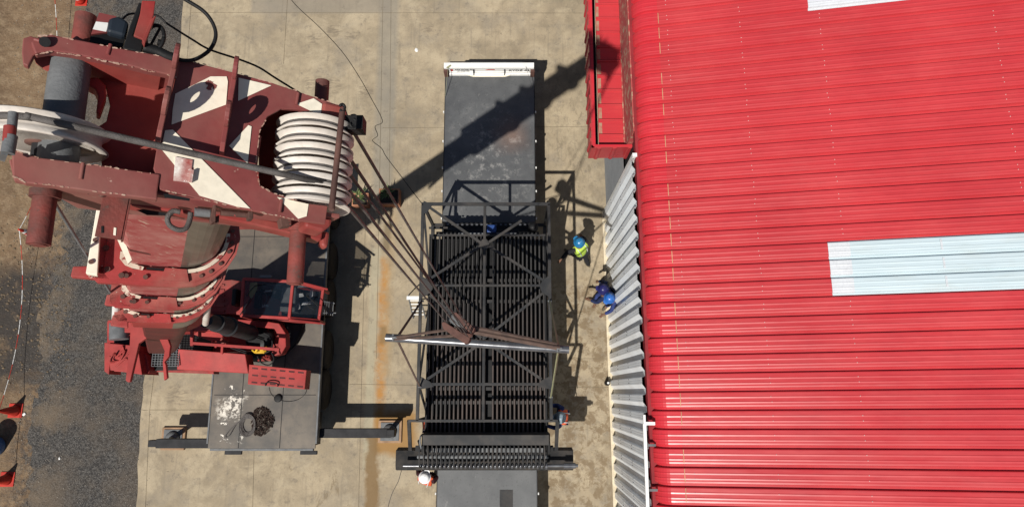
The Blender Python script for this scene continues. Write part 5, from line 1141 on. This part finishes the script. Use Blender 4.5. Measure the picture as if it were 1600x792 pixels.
# planters
def planter(u, v, s, h, lb, plant_lb, yaw=0):
    p = W(u, v, 0); t_ = thing('planter_box', (p.x, p.y, .008), lb, 'planter', 'planters'); m = MB(); hs = s/2
    o_ = [(p.x-hs, p.y-hs*.8), (p.x+hs, p.y-hs*.8), (p.x+hs, p.y+hs*.8), (p.x-hs, p.y+hs*.8)]; i_ = [(p.x-hs+.045, p.y-hs*.8+.045), (p.x+hs-.045, p.y-hs*.8+.045), (p.x+hs-.045, p.y+hs*.8-.045), (p.x-hs+.045, p.y+hs*.8-.045)]
    m.ringprism([(a, b, .01) for a, b in o_], [(a, b, .01) for a, b in i_], (0, 0, h)); link('box', m, 'terracotta', t_, .008)
    m = MB(); m.box((p.x-hs+.046, p.y-hs*.8+.046, .05), (p.x+hs-.046, p.y+hs*.8-.046, h-.04)); link('soil', m, 'soil', t_)
    pl = thing('spiky_plant', (p.x-.05, p.y+.1, h-.04), plant_lb, 'plant', 'planter plants'); m = MB()
    for k in range(26):
        a = random.uniform(0, 2*PI); L = random.uniform(.18, .42); el = random.uniform(.2, 1.1); d = V((math.cos(a)*math.cos(el), math.sin(a)*math.cos(el), math.sin(el))); s_ = V((-math.sin(a), math.cos(a), 0))*.016
        b = V((p.x-.05, p.y+.1, h-.04)); q = b+d*L*.55; e = b+d*L+V((0, 0, -.08*L)); m.add([b-s_, b+s_, q+s_, q-s_, e], [(0, 1, 2, 3), (3, 2, 4)])
    link('leaves', m, 'leaf', pl, 0); m = MB(); m.tube((p.x-.05, p.y+.1, h-.05), (p.x-.05, p.y+.1, h+.03), .03, 8); link('stem', m, 'wood', pl)
planter(611, 312, .62, .34, 'terracotta planter box with a spiky plant beside the rust stain', 'spiky dark green plant in the planter beside the rust stain')
planter(566, 316, .5, .30, 'terracotta planter box half hidden behind the sheaves of the boom head', 'small plant in the planter behind the hoist ropes')
# hose coil and chain heap on the carrier deck
hc = W(388, 664, CZ); t_ = thing('hose_coil', (hc.x, hc.y, CZ), 'coiled grey wire rope sling lying on the crane deck beside a chain heap', 'coil'); m = MB()
for k in range(6):
    r = .16+.018*k; m.path([(hc.x+r*math.cos(t)*.85+random.uniform(-.008, .008), hc.y+r*math.sin(t)*1.15, CZ+.025+k*.012) for t in [2*PI*i/14 for i in range(15)]], .012, 6, 3)
link('coil', m, 'rope', t_); m = MB(); m.path([W(u, v, CZ+.05) for u, v in ((386, 648), (376, 656), (362, 668), (352, 680), (352, 684), (358, 680), (368, 664), (382, 654))], .010, 6, 4); link('loose_end', m, 'rope', t_)
hc = W(410, 658, CZ); m = MB()
for k in range(420):
    a = random.uniform(0, 2*PI); rr_ = math.sqrt(random.random()); q = V((hc.x+rr_*.30*math.cos(a)+.02, hc.y+rr_*.36*math.sin(a)*(1-.3*math.cos(a)), CZ+.03+(1-rr_)*.12*random.random())); ax = V((random.uniform(-1, 1), random.uniform(-1, 1), random.uniform(-.3, 1))).normalized(); b1 = ax.orthogonal().normalized(); b2 = ax.cross(b1)
    L = [q+b1*.026*math.cos(t)+b2*.016*math.sin(t) for t in [2*PI*i/6 for i in range(7)]]
    for i in range(6): m.tube(L[i], L[i+1], .0065, 4, None, False)
o = link('chain_heap', m, 'chain'); tag(o, 'heap of rusty lifting chain on the grey rear deck of the crane', 'chain')
# white stepladder beside the load
la_, lb_ = W(648, 462, .9), W(645, 500, .01); t_ = thing('stepladder', (W(655, 480).x, W(655, 480).y, .008), 'white folding stepladder standing against the left side of the bar screen', 'ladder')
p = W(655, 478, 0); m = MB()
for dx in (-.16, .2): m.beam((p.x+dx, p.y-.35, .01), (p.x+dx*.85, p.y+.12, 1.25), .03, .05); m.beam((p.x+dx, p.y+.5, .01), (p.x+dx*.85, p.y+.14, 1.25), .025, .025)
link('stile', m, 'steelpipe', t_)
for k in range(6): z = .2+k*.2; y = p.y-.35+(.47)*z/1.25; m = MB(); m.box((p.x-.15, y-.014, z), (p.x+.17, y+.014, z+.02)); link('tread', m, 'white', t_)
m = MB(); m.box((p.x-.18, p.y+.02, 1.25), (p.x+.2, p.y+.12, 1.28)); link('top_step', m, 'white', t_, .005)
# ground cables
m = MB(); z = .018
m.path([W(u, v, z) for u, v in ((440, -30), (458, 4), (500, 44), (535, 82), (562, 122), (582, 158), (594, 180), (597, 192), (586, 198), (590, 212), (582, 220), (596, 232), (604, 246), (630, 280), (648, 304), (664, 324))], .008, 6, 6)
tag(link('ground_cable', m, 'black'), 'thin dark cable snaking down the concrete from the top edge towards the load', 'cable')
m = MB(); m.path([W(u, v, z) for u, v in ((627, 735), (622, 752), (612, 772), (604, 800))], .008, 6, 6); tag(link('ground_cable', m, 'rope'), 'short thin cable on the concrete left of the white-helmeted person', 'cable')
# bottle, litter
p = W(948, 598, 0); t_ = thing('drink_bottle', (p.x, p.y, .01), 'small dark bottle standing on the concrete at the foot of the shed wall', 'bottle'); m = MB(); m.lathe((p.x, p.y, .01), (0, 0, 1), [(.02, 0), (.075, 0), (.075, .22), (.03, .28), (.03, .3)], 16); link('bottle_body', m, 'black', t_); m = MB(); m.lathe((p.x, p.y, .3), (0, 0, 1), [(.005, 0), (.033, 0), (.033, .03), (.005, .03)], 12); link('cap', m, 'white', t_)
def litter(u, v, s, lb, z=.012):
    p = W(u, v, z); m = MB(); n = 7; pts = [p+V((s*random.uniform(.5, 1)*math.cos(2*PI*i/n), s*random.uniform(.5, 1)*math.sin(2*PI*i/n), random.uniform(0, .03))) for i in range(n)]
    m.add(pts+[p+V((0, 0, .035))], [(i, (i+1) % n, n) for i in range(n)]); tag(link('litter', m, 'white'), lb, 'litter', 'litter scraps')
litter(651, 79, .08, 'crumpled white wrapper on the concrete above the trailer, left of it')
litter(93, 716, .05, 'small white scrap alone on the gravel road near the bottom')
litter(38, 647, .06, 'white scrap beside the upper of the lower left cones')
litter(117, 434, .035, 'tiny white scrap on the gravel left of the boom collars')
